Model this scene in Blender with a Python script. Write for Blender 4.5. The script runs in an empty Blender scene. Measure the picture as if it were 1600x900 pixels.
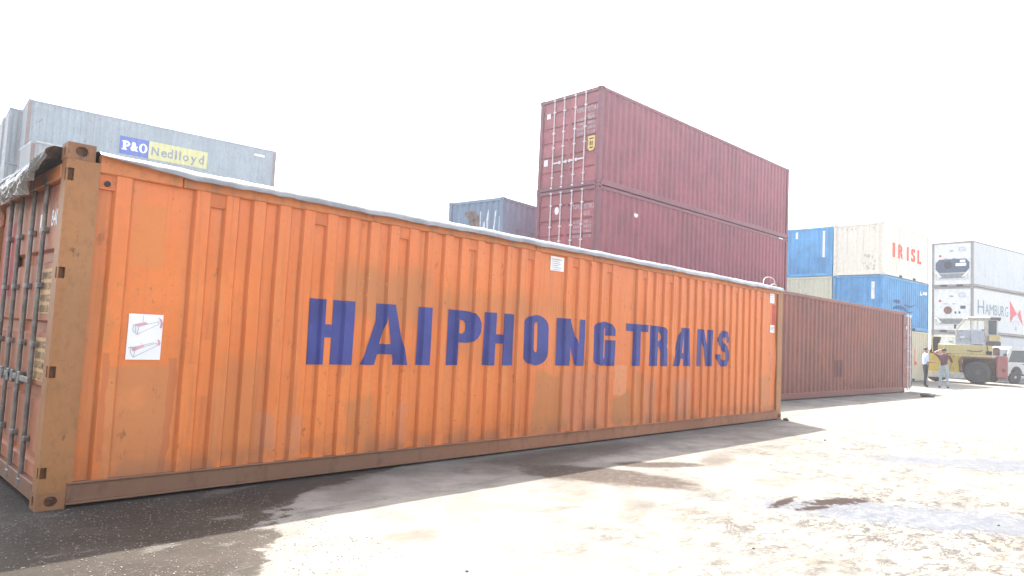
import bpy, bmesh, math, random
from mathutils import Vector, Matrix, noise
random.seed(7)
S = bpy.context.scene
COL = S.collection
PI = math.pi

# ------------------------------------------------------------------ camera
CAM_POS = Vector((-1.254, -5.688, 1.362))
YAW, PITCH, ROLL = 0.7732, 0.0684, 0.0479
_f = Vector((math.cos(PITCH)*math.cos(YAW), math.cos(PITCH)*math.sin(YAW), math.sin(PITCH)))
_r = _f.cross(Vector((0, 0, 1))).normalized(); _u = _r.cross(_f)
_r2 = _r*math.cos(ROLL) + _u*math.sin(ROLL); _u2 = -_r*math.sin(ROLL) + _u*math.cos(ROLL)
cam_d = bpy.data.cameras.new('camera'); cam = bpy.data.objects.new('camera', cam_d); COL.objects.link(cam)
cam_d.sensor_width = 36; cam_d.lens = 1087.23*36/1600; cam_d.clip_start = 0.05; cam_d.clip_end = 3000
m3 = Matrix((_r2, _u2, -_f)).transposed()
cam.matrix_world = Matrix.Translation(CAM_POS) @ m3.to_4x4()
S.camera = cam

# ------------------------------------------------------------------ world, sun, exposure
SUN_EL, SUN_ROT = math.radians(60.8), math.radians(34.8)
w = bpy.data.worlds.new('World'); S.world = w; w.use_nodes = True
wn = w.node_tree.nodes; wl = w.node_tree.links
sky = wn.new('ShaderNodeTexSky'); sky.sky_type = 'NISHITA'; sky.sun_disc = False
sky.sun_elevation = SUN_EL; sky.sun_rotation = SUN_ROT; sky.air_density = 1.0; sky.dust_density = 4.0; sky.ozone_density = 0.6
bg = wn['Background']; bg.inputs['Strength'].default_value = 0.15
hs = wn.new('ShaderNodeHueSaturation'); hs.inputs['Saturation'].default_value = 0.5   # hazy, whitish tropical sky
wl.new(sky.outputs[0], hs.inputs['Color']); wl.new(hs.outputs[0], bg.inputs['Color'])
sun_d = bpy.data.lights.new('sun', 'SUN'); sun_d.energy = 3.3; sun_d.angle = math.radians(0.6); sun_d.color = (1.0, 0.955, 0.88)
sun = bpy.data.objects.new('sun', sun_d); COL.objects.link(sun)
to_sun = Vector((math.sin(SUN_ROT)*math.cos(SUN_EL), math.cos(SUN_ROT)*math.cos(SUN_EL), math.sin(SUN_EL)))
sun.rotation_euler = to_sun.to_track_quat('Z', 'Y').to_euler(); sun.location = (10, 10, 40)
vs = S.view_settings; vs.view_transform = 'Standard'; vs.look = 'None'; vs.gamma = 1; vs.use_curve_mapping = False
vs.exposure = 2.08
HAZE_DENSITY = 0.0017
S.cycles.max_bounces = 8; S.cycles.diffuse_bounces = 4; S.cycles.volume_bounces = 1
S.cycles.use_denoising = True

# ------------------------------------------------------------------ materials
def new_mat(name):
    m = bpy.data.materials.new(name); m.use_nodes = True
    return m, m.node_tree.nodes, m.node_tree.links, m.node_tree.nodes['Principled BSDF']
def c4(c): return (c[0], c[1], c[2], 1)
class NG:
    """small helper round one node tree"""
    def __init__(s, name):
        s.m, s.n, s.l, s.b = new_mat(name)
        tc = s.n.new('ShaderNodeTexCoord'); s.co = tc.outputs['Object']
    def math(s, op, a, b=None, c=None, clamp=False):
        nd = s.n.new('ShaderNodeMath'); nd.operation = op; nd.use_clamp = clamp
        for i, v in enumerate((a, b, c)):
            if v is None: continue
            if isinstance(v, (int, float)): nd.inputs[i].default_value = v
            else: s.l.new(v, nd.inputs[i])
        return nd.outputs[0]
    def rand_co(s):
        oi = s.n.new('ShaderNodeObjectInfo'); mu = s.math('MULTIPLY', oi.outputs['Random'], 60.0)
        ad = s.n.new('ShaderNodeVectorMath'); ad.operation = 'ADD'; s.l.new(s.co, ad.inputs[0])
        cx = s.n.new('ShaderNodeCombineXYZ'); s.l.new(mu, cx.inputs[0]); s.l.new(mu, cx.inputs[1])
        s.l.new(cx.outputs[0], ad.inputs[1]); return ad.outputs[0]
    def noise(s, scale, detail=4, rough=0.55, co=None, sc3=None, dist=0.0):
        co = co if co is not None else s.co
        if sc3:
            mp = s.n.new('ShaderNodeMapping'); mp.inputs['Scale'].default_value = sc3; s.l.new(co, mp.inputs[0]); co = mp.outputs[0]
        nd = s.n.new('ShaderNodeTexNoise'); nd.inputs['Scale'].default_value = scale; nd.inputs['Detail'].default_value = detail
        nd.inputs['Roughness'].default_value = rough; nd.inputs['Distortion'].default_value = dist
        s.l.new(co, nd.inputs['Vector']); return nd.outputs['Fac']
    def smooth(s, v, a, b, lo=0.0, hi=1.0):
        nd = s.n.new('ShaderNodeMapRange'); nd.interpolation_type = 'SMOOTHSTEP'
        s.l.new(v, nd.inputs[0])
        for i, x in zip((1, 2, 3, 4), (a, b, lo, hi)): nd.inputs[i].default_value = x
        return nd.outputs[0]
    def mix(s, f, a, b, mode='MIX'):
        nd = s.n.new('ShaderNodeMix'); nd.data_type = 'RGBA'; nd.blend_type = mode
        for k, v in ((0, f), (6, a), (7, b)):
            if isinstance(v, (int, float)): nd.inputs[k].default_value = v
            elif isinstance(v, tuple): nd.inputs[k].default_value = c4(v)
            else: s.l.new(v, nd.inputs[k])
        return nd.outputs[2]
    def sep(s, co=None):
        nd = s.n.new('ShaderNodeSeparateXYZ'); s.l.new(co if co is not None else s.co, nd.inputs[0]); return nd.outputs
    def bump(s, h, strength=0.2, dist=0.01):
        nd = s.n.new('ShaderNodeBump'); nd.inputs['Strength'].default_value = strength; nd.inputs['Distance'].default_value = dist
        s.l.new(h, nd.inputs['Height']); s.l.new(nd.outputs[0], s.b.inputs['Normal'])
    def out(s, col, rough=0.5, metal=0.0, spec=0.4):
        if isinstance(col, tuple): s.b.inputs['Base Color'].default_value = c4(col)
        else: s.l.new(col, s.b.inputs['Base Color'])
        if isinstance(rough, (int, float)): s.b.inputs['Roughness'].default_value = rough
        else: s.l.new(rough, s.b.inputs['Roughness'])
        s.b.inputs['Metallic'].default_value = metal; s.b.inputs['Specular IOR Level'].default_value = spec
        return s.m
def sc(c, k): return tuple(min(1, x*k) for x in c)
def paint(name, base, rust=0.5, grime=0.4, rough=0.5, rustcol=(0.13, 0.055, 0.03), grimecol=None, fade=0.25, scl=1.0):
    g = NG(name); co = g.rand_co()
    n1 = g.noise(0.9*scl, 5, 0.6, co)
    col = g.mix(g.smooth(n1, 0.35, 0.65), sc(base, 1-fade*0.5), sc(base, 1+fade*0.6))
    st = g.noise(2.2*scl, 5, 0.6, co, (3.5, 3.5, 0.22))
    gc = grimecol or tuple(0.45*b + 0.06 for b in base)
    col = g.mix(g.math('MULTIPLY', g.smooth(st, 0.5, 0.74), grime), col, gc)
    n2 = g.noise(7*scl, 8, 0.65, co, (1, 1, 0.5))
    n3 = g.noise(1.3*scl, 3, 0.5, co)
    rm = g.math('MULTIPLY', g.smooth(g.math('ADD', n2, g.math('MULTIPLY', g.math('SUBTRACT', n3, 0.5), 0.35)), 0.62, 0.70), rust)
    col = g.mix(rm, col, rustcol)
    n4 = g.noise(11*scl, 8, 0.75, co, (1, 1, .6)); col = g.mix(g.math('MULTIPLY', g.smooth(n4, .46, .68), .35+.25*grime), col, sc(base, .62))
    n5 = g.smooth(g.noise(30*scl, 3, 0.6, co), .68, .73); col = g.mix(g.math('MULTIPLY', n5, .7*rust), col, (0.06, 0.035, 0.025))
    g.bump(g.noise(35*scl, 3, 0.6, co), 0.12, 0.004)
    rg = g.math('ADD', g.math('MULTIPLY', n1, 0.25), rough-0.12)
    return g.out(col, rg)
def plain(name, col, rough=0.6, metal=0.0, var=0.25, scale=6.0, spec=0.4):
    g = NG(name); n1 = g.noise(scale, 5, 0.6)
    return g.out(g.mix(g.smooth(n1, 0.3, 0.7), sc(col, 1-var), sc(col, 1+var*0.6)), rough, metal, spec)
def ell(g, X, Y, cx, cy, rx, ry, rot, nz, amp, soft=0.25):
    """soft, ragged-edged elliptical mark lying on the ground at (cx, cy)"""
    c, s_ = math.cos(rot), math.sin(rot)
    dx = g.math('SUBTRACT', X, cx); dy = g.math('SUBTRACT', Y, cy)
    u = g.math('DIVIDE', g.math('ADD', g.math('MULTIPLY', dx, c), g.math('MULTIPLY', dy, s_)), rx)
    v = g.math('DIVIDE', g.math('SUBTRACT', g.math('MULTIPLY', dy, c), g.math('MULTIPLY', dx, s_)), ry)
    d = g.math('SQRT', g.math('ADD', g.math('MULTIPLY', u, u), g.math('MULTIPLY', v, v)))
    d = g.math('ADD', d, g.math('MULTIPLY', g.math('SUBTRACT', nz, 0.5), amp))
    return g.smooth(d, 1-soft, 1+soft, 1.0, 0.0)
def rect(g, X, Z, x0, x1, z0, z1, soft, nz=None, amp=0.0):
    if nz is not None:
        k = g.math('MULTIPLY', g.math('SUBTRACT', nz, 0.5), amp)
        X = g.math('ADD', X, k); Z = g.math('ADD', Z, k)
    a = g.smooth(X, x0-soft, x0+soft); b = g.smooth(X, x1-soft, x1+soft, 1, 0)
    c = g.smooth(Z, z0-soft, z0+soft); d = g.smooth(Z, z1-soft, z1+soft, 1, 0)
    return g.math('MULTIPLY', g.math('MULTIPLY', a, b), g.math('MULTIPLY', c, d))

# main colours
ORANGE = (0.62, 0.215, 0.06)
def orange_side():
    g = NG('orange_side_paint'); x, y, z = g.sep()
    nb = g.noise(0.8, 4, 0.6); nm = g.noise(3.0, 5, 0.6); nf = g.noise(16, 7, 0.72); ng = g.noise(60, 4, 0.7)
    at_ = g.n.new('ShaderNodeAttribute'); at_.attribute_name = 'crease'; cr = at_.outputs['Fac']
    col = g.mix(g.smooth(nb, 0.35, 0.65), (0.62, 0.162, 0.034), (0.70, 0.195, 0.042))
    # pinker band along the top
    col = g.mix(g.math('MULTIPLY', g.smooth(g.math('ADD', z, g.math('MULTIPLY', nm, 0.5)), 1.9, 2.7), 0.6), col, (0.70, 0.205, 0.075))
    # paint chalking in vertical streaks
    ns = g.noise(2.0, 6, 0.65, None, (5, 5, .30)); col = g.mix(g.math('MULTIPLY', g.smooth(ns, .48, .70), .45), col, (0.58, 0.235, 0.085))
    ns2 = g.noise(3.2, 6, 0.65, None, (6, 6, .22)); col = g.mix(g.math('MULTIPLY', g.smooth(ns2, .52, .72), .5), col, (0.40, 0.125, 0.035))
    nw = g.noise(2.5, 5, 0.65, None, (1, 1, 0.5))
    BR = (0.37, 0.165, 0.055)
    for (x0, x1, z0, z1, f, sf) in ((2.25, 3.35, 1.45, 1.95, .62, .12), (1.2, 1.65, .16, 1.1, .35, .1), (3.4, 4.95, 1.52, 1.82, .4, .12),
                                    (5.05, 5.60, .18, .95, .55, .07), (6.66, 7.15, .18, .60, .7, .06), (7.2, 7.5, .18, .95, .45, .05), (4.7, 5.9, 1.6, 1.85, .3, .12),
                                    (11.2, 11.75, .3, .85, .5, .08), (2.4, 2.75, .16, .7, .45, .06), (.2, .33, .16, 2.3, .35, .03), (3.6, 4.4, 1.05, 1.3, .25, .1)):
        col = g.mix(g.math('MULTIPLY', rect(g, x, z, x0, x1, z0, z1, sf, nw, 0.55), f), col, BR)
    for (x0, x1, z0, z1, f) in ((5.62, 6.6, .18, .95, .45), (8.25, 8.75, .2, .8, .6), (7.5, 7.72, .2, .8, .6), (1.55, 1.72, .16, .6, .55), (1.85, 1.98, .2, .55, .5), (3.0, 3.12, .2, .6, .45)):
        col = g.mix(g.math('MULTIPLY', rect(g, x, z, x0, x1, z0, z1, .04, nw, 0.3), f), col, (0.47, 0.20, 0.11))
    # fresh repaint blocks with hard brushed edges on the wide panel
    nk = g.noise(1.7, 3, 0.6)
    m1 = rect(g, x, z, .375, .90, .17, .985, .006, nk, 0.14)
    col = g.mix(m1, col, g.mix(g.smooth(nk, .45, .55), (0.53, 0.19, 0.06), (0.59, 0.205, 0.062)))
    m2 = rect(g, x, z, .80, .86, .17, 1.05, .006, nk, 0.16); col = g.mix(m2, col, (0.50, 0.15, 0.045))
    m3 = rect(g, x, z, .345, .39, .30, 1.1, .008, nk, 0.10); col = g.mix(m3, col, (0.52, 0.15, 0.042))
    m4 = rect(g, x, z, .47, .72, 1.75, 2.22, .02, nk, 0.3); col = g.mix(g.math('MULTIPLY', m4, .8), col, (0.60, 0.20, 0.05))
    m5 = rect(g, x, z, 6.72, 7.02, .62, 1.02, .01, nk, 0.2); col = g.mix(g.math('MULTIPLY', m5, .8), col, (0.64, 0.25, 0.11))
    for (x0, x1, z0, z1) in ((1.05, 1.13, .75, 1.2), (2.0, 2.1, .3, .62), (1.64, 1.78, .17, .3), (2.35, 2.42, .16, .9), (2.9, 2.98, .17, .75), (.86, 1.0, .17, 1.0)):
        col = g.mix(g.math('MULTIPLY', rect(g, x, z, x0, x1, z0, z1, .008, nk, 0.15), .75), col, (0.70, 0.20, 0.045))
    # scuffs: pale orange blisters, dark specks, run marks
    sp = g.smooth(g.noise(26, 5, 0.75, None, (1, 1, 0.45)), 0.60, 0.66)
    bl = g.math('MULTIPLY', rect(g, x, z, 2.5, 2.62, 1.55, 1.95, .02), sp)
    bl = g.math('MAXIMUM', bl, g.math('MULTIPLY', rect(g, x, z, 2.78, 2.84, 1.62, 1.95, .02), sp))
    for (x0, x1) in ((.42, .46), (1.66, 1.76), (1.95, 2.02), (2.42, 2.5), (4.85, 4.9), (7.44, 7.49)):
        bl = g.math('MAXIMUM', bl, g.math('MULTIPLY', rect(g, x, z, x0, x1, .17, .34, .02), sp))
    col = g.mix(bl, col, (0.82, 0.36, 0.12))
    low = g.smooth(z, .42, .16)
    dk = g.math('MULTIPLY', g.smooth(g.noise(9, 7, 0.72, None, (1, 1, .5)), .60, .70), 0.75)
    col = g.mix(dk, col, (0.24, 0.085, 0.03))
    rs = g.smooth(g.noise(3.0, 4, 0.6, None, (4, 4, .18)), .56, .74); col = g.mix(g.math('MULTIPLY', rs, .45), col, (0.36, 0.13, 0.045))
    dots = g.math('MULTIPLY', g.smooth(g.noise(42, 2, 0.5), .71, .74), g.smooth(nb, .50, .60)); col = g.mix(g.math('MULTIPLY', dots, .85), col, (0.06, 0.03, 0.02))
    col = g.mix(g.math('MULTIPLY', g.math('MULTIPLY', low, g.smooth(nm, .36, .6)), .65), col, (0.22, 0.11, 0.06))
    # rusty dirt and painted shade in the corrugation creases, deepening the ribs
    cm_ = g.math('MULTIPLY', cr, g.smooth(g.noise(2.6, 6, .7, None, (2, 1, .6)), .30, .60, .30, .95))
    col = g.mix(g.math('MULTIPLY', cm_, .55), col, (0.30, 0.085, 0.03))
    col = g.mix(g.math('MULTIPLY', g.smooth(nf, .45, .70), .22), col, (0.42, 0.13, 0.04))
    sw = g.smooth(g.noise(14, 4, 0.7, None, (3, 1, .7)), .56, .63)
    for (x0, x1, z0, z1) in ((11.66, 11.78, .72, 1.3), (11.45, 11.56, .36, .56)):
        col = g.mix(g.math('MULTIPLY', rect(g, x, z, x0, x1, z0, z1, .02), g.math('MULTIPLY', sw, .9)), col, (0.04, 0.03, 0.025))
    g.bump(g.math('ADD', nf, g.math('MULTIPLY', nb, 2.0)), 0.2, 0.006)
    return g.out(col, g.math('ADD', g.math('MULTIPLY', nm, .25), .36), 0, .4)
M = {}
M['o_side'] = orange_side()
M['o_frame'] = paint('orange_frame_paint', (0.50, 0.165, 0.05), rust=.8, grime=.75, rough=.5, grimecol=(0.27, 0.14, 0.06))
M['o_post'] = paint('orange_post_paint', (0.31, 0.135, 0.046), rust=.9, grime=.6, rough=.5, grimecol=(0.30, 0.16, 0.07), scl=1.5)
M['o_cap'] = paint('orange_plate_paint', (0.60, 0.165, 0.042), rust=.5, grime=.4, scl=1.5)
M['o_cast'] = paint('worn_casting_paint', (0.23, 0.105, 0.044), rust=.9, grime=.7, rough=.6, scl=2)
M['o_rail'] = paint('muddy_rail_paint', (0.185, 0.082, 0.048), rust=.9, grime=.95, rough=.6, grimecol=(0.10, 0.062, 0.044), scl=1.2)
def rail_mat():
    g = NG('muddy_rail_paint'); x, y, z = g.sep(); n1 = g.noise(1.2, 5, .65); n2 = g.noise(8, 8, .75, None, (1, 1, .6)); n3 = g.noise(30, 3, .6)
    col = g.mix(g.smooth(n1, .35, .65), (0.27, 0.115, 0.058), (0.34, 0.15, 0.078))
    mud = g.math('ADD', g.smooth(x, 7.0, 1.2), g.math('MULTIPLY', g.math('SUBTRACT', n1, .5), .9))
    col = g.mix(g.math('MULTIPLY', g.smooth(mud, .1, .9), .7), col, (0.145, 0.082, 0.050))
    col = g.mix(g.math('MULTIPLY', g.smooth(n2, .50, .66), .55), col, (0.13, 0.06, 0.035))
    col = g.mix(g.math('MULTIPLY', g.smooth(n2, .66, .72), .8), col, (0.035, 0.025, 0.02))
    col = g.mix(g.math('MULTIPLY', g.smooth(n3, .70, .74), .6), col, (0.45, 0.22, 0.10))
    g.bump(g.math('ADD', n2, n3), .25, .006); return g.out(col, .65)
M['o_rail'] = rail_mat()
M['o_door'] = paint('orange_door_paint', (0.42, 0.155, 0.075), rust=.9, grime=.8, rough=.5, scl=1.5)
M['o_red'] = paint('red_door_patch_paint', (0.42, 0.06, 0.045), rust=.4, grime=.4)
M['rod'] = plain('galvanised_rod', (0.20, 0.185, 0.165), .5, .3, .4, 9)
def letter_paint():
    g = NG('navy_letter_paint'); n1 = g.noise(1.4, 5, .65); n2 = g.noise(9, 7, .75, None, (1, 1, .5))
    col = g.mix(g.smooth(n1, .38, .62), (0.028, 0.038, 0.175), (0.042, 0.054, 0.235))
    col = g.mix(g.math('MULTIPLY', g.smooth(n2, .58, .70), .55), col, (0.085, 0.085, 0.20))
    col = g.mix(g.smooth(g.noise(24, 6, .75), .655, .69), col, (0.42, 0.16, 0.06))
    return g.out(col, .5)
M['blue_let'] = letter_paint()
M['worn_white'] = plain('worn_white_print', (0.50, 0.40, 0.42), .6, 0, .25, 14)
M['white'] = plain('white_print', (0.80, 0.80, 0.79), .5, 0, .05)
M['ink'] = plain('dark_ink', (0.05, 0.045, 0.04), .6)
M['faintink'] = plain('faded_ink', (0.42, 0.43, 0.47), .6)
M['pinkink'] = plain('pink_ink', (0.72, 0.36, 0.42), .6)
M['brownink'] = plain('worn_brown_print', (0.22, 0.15, 0.09), .6)
M['cream_lbl'] = plain('cream_door_label', (0.55, 0.34, 0.16), .6, 0, .15)
M['redmark'] = plain('red_tape', (0.55, 0.05, 0.045), .5)
M['dark'] = plain('black_rubber', (0.018, 0.018, 0.02), .7)
M['white_rod'] = plain('pale_lock_rod', (0.72, 0.68, 0.68), .45, 0, .2, 9)
M['red'] = paint('maroon_paint', (0.25, 0.075, 0.095), rust=.35, grime=.35, fade=.3)
M['red_door'] = paint('maroon_door_paint', (0.34, 0.10, 0.115), rust=.4, grime=.45, fade=.35, scl=1.4)
M['red_frame'] = paint('maroon_frame_paint', (0.22, 0.08, 0.10), rust=.5, grime=.5)
M['brown'] = paint('red_oxide_paint', (0.205, 0.066, 0.045), rust=.6, grime=.5, fade=.3)
M['brown_frame'] = paint('red_oxide_frame_paint', (0.20, 0.07, 0.05), rust=.6, grime=.5)
M['brown_dk'] = paint('dark_oxide_patch', (0.13, 0.035, 0.03), rust=.3, grime=.3)
M['grey'] = paint('pale_grey_paint', (0.25, 0.30, 0.33), rust=.4, grime=.3, fade=.15)
M['grey_post'] = paint('rusty_post_paint', (0.22, 0.15, 0.13), rust=1, grime=.6, scl=2)
M['grey2'] = paint('light_grey_paint', (0.33, 0.35, 0.355), rust=.5, grime=.3, fade=.15)
M['slate'] = paint('slate_blue_paint', (0.19, 0.27, 0.36), rust=.25, grime=.35, fade=.2)
M['blue'] = paint('blue_paint', (0.075, 0.31, 0.58), rust=.3, grime=.35, fade=.25)
M['blue2'] = paint('dark_blue_paint', (0.065, 0.26, 0.50), rust=.3, grime=.4, fade=.3)
M['cream'] = paint('cream_paint', (0.56, 0.50, 0.36), rust=.4, grime=.35, fade=.1)
M['cream2'] = paint('pale_green_cream_paint', (0.49, 0.50, 0.385), rust=.4, grime=.35, fade=.1)
M['offwhite'] = paint('off_white_paint', (0.70, 0.675, 0.575), rust=.3, grime=.35, fade=.06)
M['reefer'] = paint('reefer_white_paint', (0.47, 0.495, 0.51), rust=.35, grime=.45, fade=.06)
M['reefer2'] = paint('reefer_pale_paint', (0.56, 0.575, 0.575), rust=.3, grime=.35, fade=.05)
M['reefer_frame'] = paint('reefer_frame_paint', (0.23, 0.21, 0.195), rust=.7, grime=.6)
M['machine'] = plain('reefer_machine_panel', (0.56, 0.575, 0.58), .5, 0, .12)
M['navy'] = plain('dark_blue_coil', (0.035, 0.06, 0.11), .5, 0, .4, 9)
M['logo_blue'] = plain('logo_blue_print', (0.045, 0.10, 0.42), .5, 0, .1)
M['logo_cream'] = plain('logo_cream_print', (0.55, 0.52, 0.22), .5, 0, .05)
M['logo_grey'] = plain('logo_grey_print', (0.20, 0.23, 0.27), .5)
M['red_let'] = plain('red_letter_print', (0.70, 0.10, 0.06), .5, 0, .1)
M['steel_let'] = plain('slate_letter_print', (0.16, 0.22, 0.26), .5)
M['emblem_red'] = plain('emblem_red_print', (0.62, 0.06, 0.08), .5)
M['blot'] = plain('dark_blue_blot', (0.035, 0.10, 0.22), .6, 0, .3)
M['yellow_seal'] = plain('yellow_plate', (0.75, 0.55, 0.16), .5)
M['rustflake'] = plain('brown_torn_patch', (0.20, 0.155, 0.135), .7, 0, .5)
M['white_streak'] = plain('white_scraped_paint', (0.70, 0.74, 0.78), .6)
M['st_yellow'] = paint('faded_yellow_paint', (0.50, 0.42, 0.19), rust=.6, grime=.7, fade=.1)
M['st_yellow2'] = paint('strong_yellow_paint', (0.46, 0.35, 0.05), rust=.6, grime=.7)
M['st_red'] = paint('dull_red_paint', (0.33, 0.11, 0.10), rust=.5, grime=.4)
M['st_grey'] = plain('grey_cab_paint', (0.36, 0.40, 0.45), .5, 0, .15)
M['st_white'] = plain('dusty_white_paint', (0.44, 0.42, 0.37), .5, 0, .2)
M['st_rust'] = plain('rusty_fender', (0.15, 0.075, 0.05), .7, 0, .35)
M['tyre'] = plain('dusty_tyre_rubber', (0.060, 0.056, 0.053), .85, 0, .35, 12)
M['hub'] = plain('dusty_hub_steel', (0.09, 0.085, 0.08), .7, 0, .35, 10)
M['truck_white'] = plain('truck_white_paint', (0.48, 0.49, 0.48), .35, 0, .1)
M['lamp'] = plain('headlamp_lens', (0.55, 0.56, 0.55), .15, 0, .1)
M['hair'] = plain('black_hair', (0.012, 0.010, 0.010), .6)
M['skin'] = plain('tan_skin', (0.36, 0.19, 0.12), .5, 0, .08)
M['shirt_blue'] = plain('pale_blue_shirt_cloth', (0.48, 0.60, 0.76), .8, 0, .1, 9)
M['shirt_maroon'] = plain('maroon_shirt_cloth', (0.10, 0.035, 0.055), .8, 0, .15, 9)
M['trouser'] = plain('black_trouser_cloth', (0.022, 0.023, 0.028), .8)
M['jeans'] = plain('washed_denim_cloth', (0.26, 0.34, 0.38), .85, 0, .15, 9)
M['shoe'] = plain('dark_shoe', (0.02, 0.018, 0.016), .6)
M['stone'] = plain('dark_stone', (0.10, 0.085, 0.08), .9, 0, .4, 20)
M['gravel'] = plain('loose_grit', (0.15, 0.135, 0.115), .45, 0, .5, 15)
M['rope'] = plain('pale_cord', (0.66, 0.60, 0.58), .8)
M['timber'] = plain('grey_timber', (0.30, 0.26, 0.22), .8)
def glass_mat():
    g = NG('dark_window_glass'); return g.out((0.05, 0.065, 0.07), .08, 0, .6)
M['glass'] = glass_mat()
def clear_glass():
    g = NG('cab_glass'); m = g.out((0.75, 0.78, 0.70), .05, 0, .5); g.b.inputs['Alpha'].default_value = 0.35; return m
M['cabglass'] = clear_glass()
def tarp_mat():
    g = NG('silver_tarpaulin'); n = g.noise(5, 5, .6); n2 = g.noise(1.6, 4, .6)
    g.bump(n, .35, .02)
    return g.out(g.mix(g.smooth(n2, .35, .65), (0.17, 0.17, 0.168), (0.27, 0.27, 0.265)), .30, .45, .5)
M['tarp'] = tarp_mat()
M['tarp_lit'] = plain('lit_silver_tarpaulin', (0.36, 0.36, 0.36), .24, .75, .3, 7)  # sky highlights put into a lighter, shinier tarpaulin copy for the flap

def ground_mat():
    g = NG('dusty_concrete_yard'); x, y, z = g.sep()
    n_big = g.noise(0.35, 5, 0.6); n_mid = g.noise(1.6, 6, 0.65); n_fine = g.noise(14, 6, 0.7); n_grit = g.noise(70, 3, 0.7)
    n_edge = g.noise(2.2, 6, 0.68)
    col = g.mix(g.smooth(n_mid, .38, .62), (0.178, 0.167, 0.148), (0.240, 0.225, 0.200))
    col = g.mix(g.math('MULTIPLY', g.smooth(n_big, .52, .68), .35), col, (0.125, 0.115, 0.10))
    # scuffed grey and tan weathering, drawn out along the traffic direction
    n_str = g.noise(1.5, 8, 0.72, None, (0.45, 1.7, 1))
    col = g.mix(g.math('MULTIPLY', g.smooth(n_str, .54, .66), .5), col, (0.080, 0.074, 0.066))
    n_tan = g.noise(0.9, 6, 0.66, None, (0.7, 1.5, 1)); col = g.mix(g.math('MULTIPLY', g.smooth(n_tan, .54, .66), .5), col, (0.135, 0.105, 0.08))
    # worn surface: open grain and vein-like cracks, strongest towards the right of the yard
    zone = g.math('MAXIMUM', ell(g, x, y, 6.9, -5.1, 4.6, 1.6, -.40, n_mid, 1.0, .5), g.math('MULTIPLY', ell(g, x, y, 10.5, -3.2, 5.0, 1.6, -.2, n_mid, 1.2, .5), .7))
    zone = g.math('MAXIMUM', g.math('MULTIPLY', zone, g.smooth(g.noise(.55, 4, .6), .36, .56, .35, 1)), .06)
    vein = g.math('ABSOLUTE', g.math('SUBTRACT', g.noise(2.6, 8, 0.72, None, (.7, 1.25, 1), .6), .5))
    vein = g.smooth(vein, .004, .035, 1, 0)
    col = g.mix(g.math('MULTIPLY', g.math('MULTIPLY', vein, zone), .8), col, (0.048, 0.043, 0.039))
    n_grain = g.noise(7, 8, .78, None, (.8, 1.2, 1))
    col = g.mix(g.math('MULTIPLY', g.math('MULTIPLY', g.smooth(n_grain, .49, .60), zone), .92), col, (0.058, 0.054, 0.049))
    # washed bluish cement stains
    wash = ell(g, x, y, 5.6, -4.15, 1.5, .42, -.95, n_edge, 1.3, .35)
    wash = g.math('MAXIMUM', wash, ell(g, x, y, 9.6, -3.75, 1.5, .5, -.8, n_edge, 1.4, .4))
    wash = g.math('MULTIPLY', wash, g.smooth(n_fine, .36, .56, .35, 1))
    col = g.mix(g.math('MULTIPLY', wash, .9), col, (0.100, 0.110, 0.130))
    # reddish-brown damp marks
    br = ell(g, x, y, 4.55, -1.42, .95, .42, -1.1, n_edge, 1.2, .25)
    br = g.math('MAXIMUM', br, ell(g, x, y, 5.6, -1.40, .62, .16, -.55, n_edge, 1.4, .35))
    br = g.math('MAXIMUM', br, g.math('MULTIPLY', ell(g, x, y, 5.2, -.45, 1.6, .35, .05, n_edge, 1.3, .4), .7))
    br = g.math('MAXIMUM', br, g.math('MULTIPLY', ell(g, x, y, 6.6, -1.6, .7, .18, .3, n_edge, 1.6, .5), .6))
    br = g.math('MAXIMUM', br, g.math('MULTIPLY', ell(g, x, y, 3.6, -2.45, .5, .14, .5, n_edge, 1.6, .5), .45))
    br = g.math('MULTIPLY', br, g.smooth(n_fine, .25, .6, .65, 1))
    col = g.mix(br, col, (0.058, 0.044, 0.036))
    db = g.math('MAXIMUM', ell(g, x, y, 5.50, -3.38, .42, .10, -.35, n_fine, 3.6, .25), ell(g, x, y, 5.02, -3.34, .22, .05, -.3, n_fine, 2.4, .3))
    db = g.math('MAXIMUM', db, ell(g, x, y, 4.98, -3.08, .3, .05, .1, n_fine, 2.6, .3))
    col = g.mix(g.math('MULTIPLY', db, .95), col, (0.030, 0.019, 0.016))
    # wet ground spreading from the door end of the orange container
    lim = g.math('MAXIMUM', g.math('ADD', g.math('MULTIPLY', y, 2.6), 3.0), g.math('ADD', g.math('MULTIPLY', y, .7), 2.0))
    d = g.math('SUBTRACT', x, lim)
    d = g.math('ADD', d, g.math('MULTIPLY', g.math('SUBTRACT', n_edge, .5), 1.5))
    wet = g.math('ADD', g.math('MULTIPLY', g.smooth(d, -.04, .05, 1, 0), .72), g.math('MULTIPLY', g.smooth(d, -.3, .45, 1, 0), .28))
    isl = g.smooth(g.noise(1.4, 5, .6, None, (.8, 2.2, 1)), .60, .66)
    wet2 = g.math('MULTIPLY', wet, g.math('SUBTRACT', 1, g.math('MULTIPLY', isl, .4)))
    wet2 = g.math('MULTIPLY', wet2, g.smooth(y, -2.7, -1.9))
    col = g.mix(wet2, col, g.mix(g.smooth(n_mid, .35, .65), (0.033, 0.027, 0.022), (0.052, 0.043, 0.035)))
    vw = g.n.new('ShaderNodeTexVoronoi'); vw.inputs['Scale'].default_value = 70; g.l.new(g.co, vw.inputs['Vector'])
    vs_ = g.sep(vw.outputs['Color'])
    grit = g.math('MULTIPLY', g.math('MULTIPLY', g.smooth(vs_[0], .70, .95), g.smooth(vw.outputs['Distance'], .45, .25)), g.smooth(g.noise(1.1, 4, .6), .42, .6))
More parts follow.
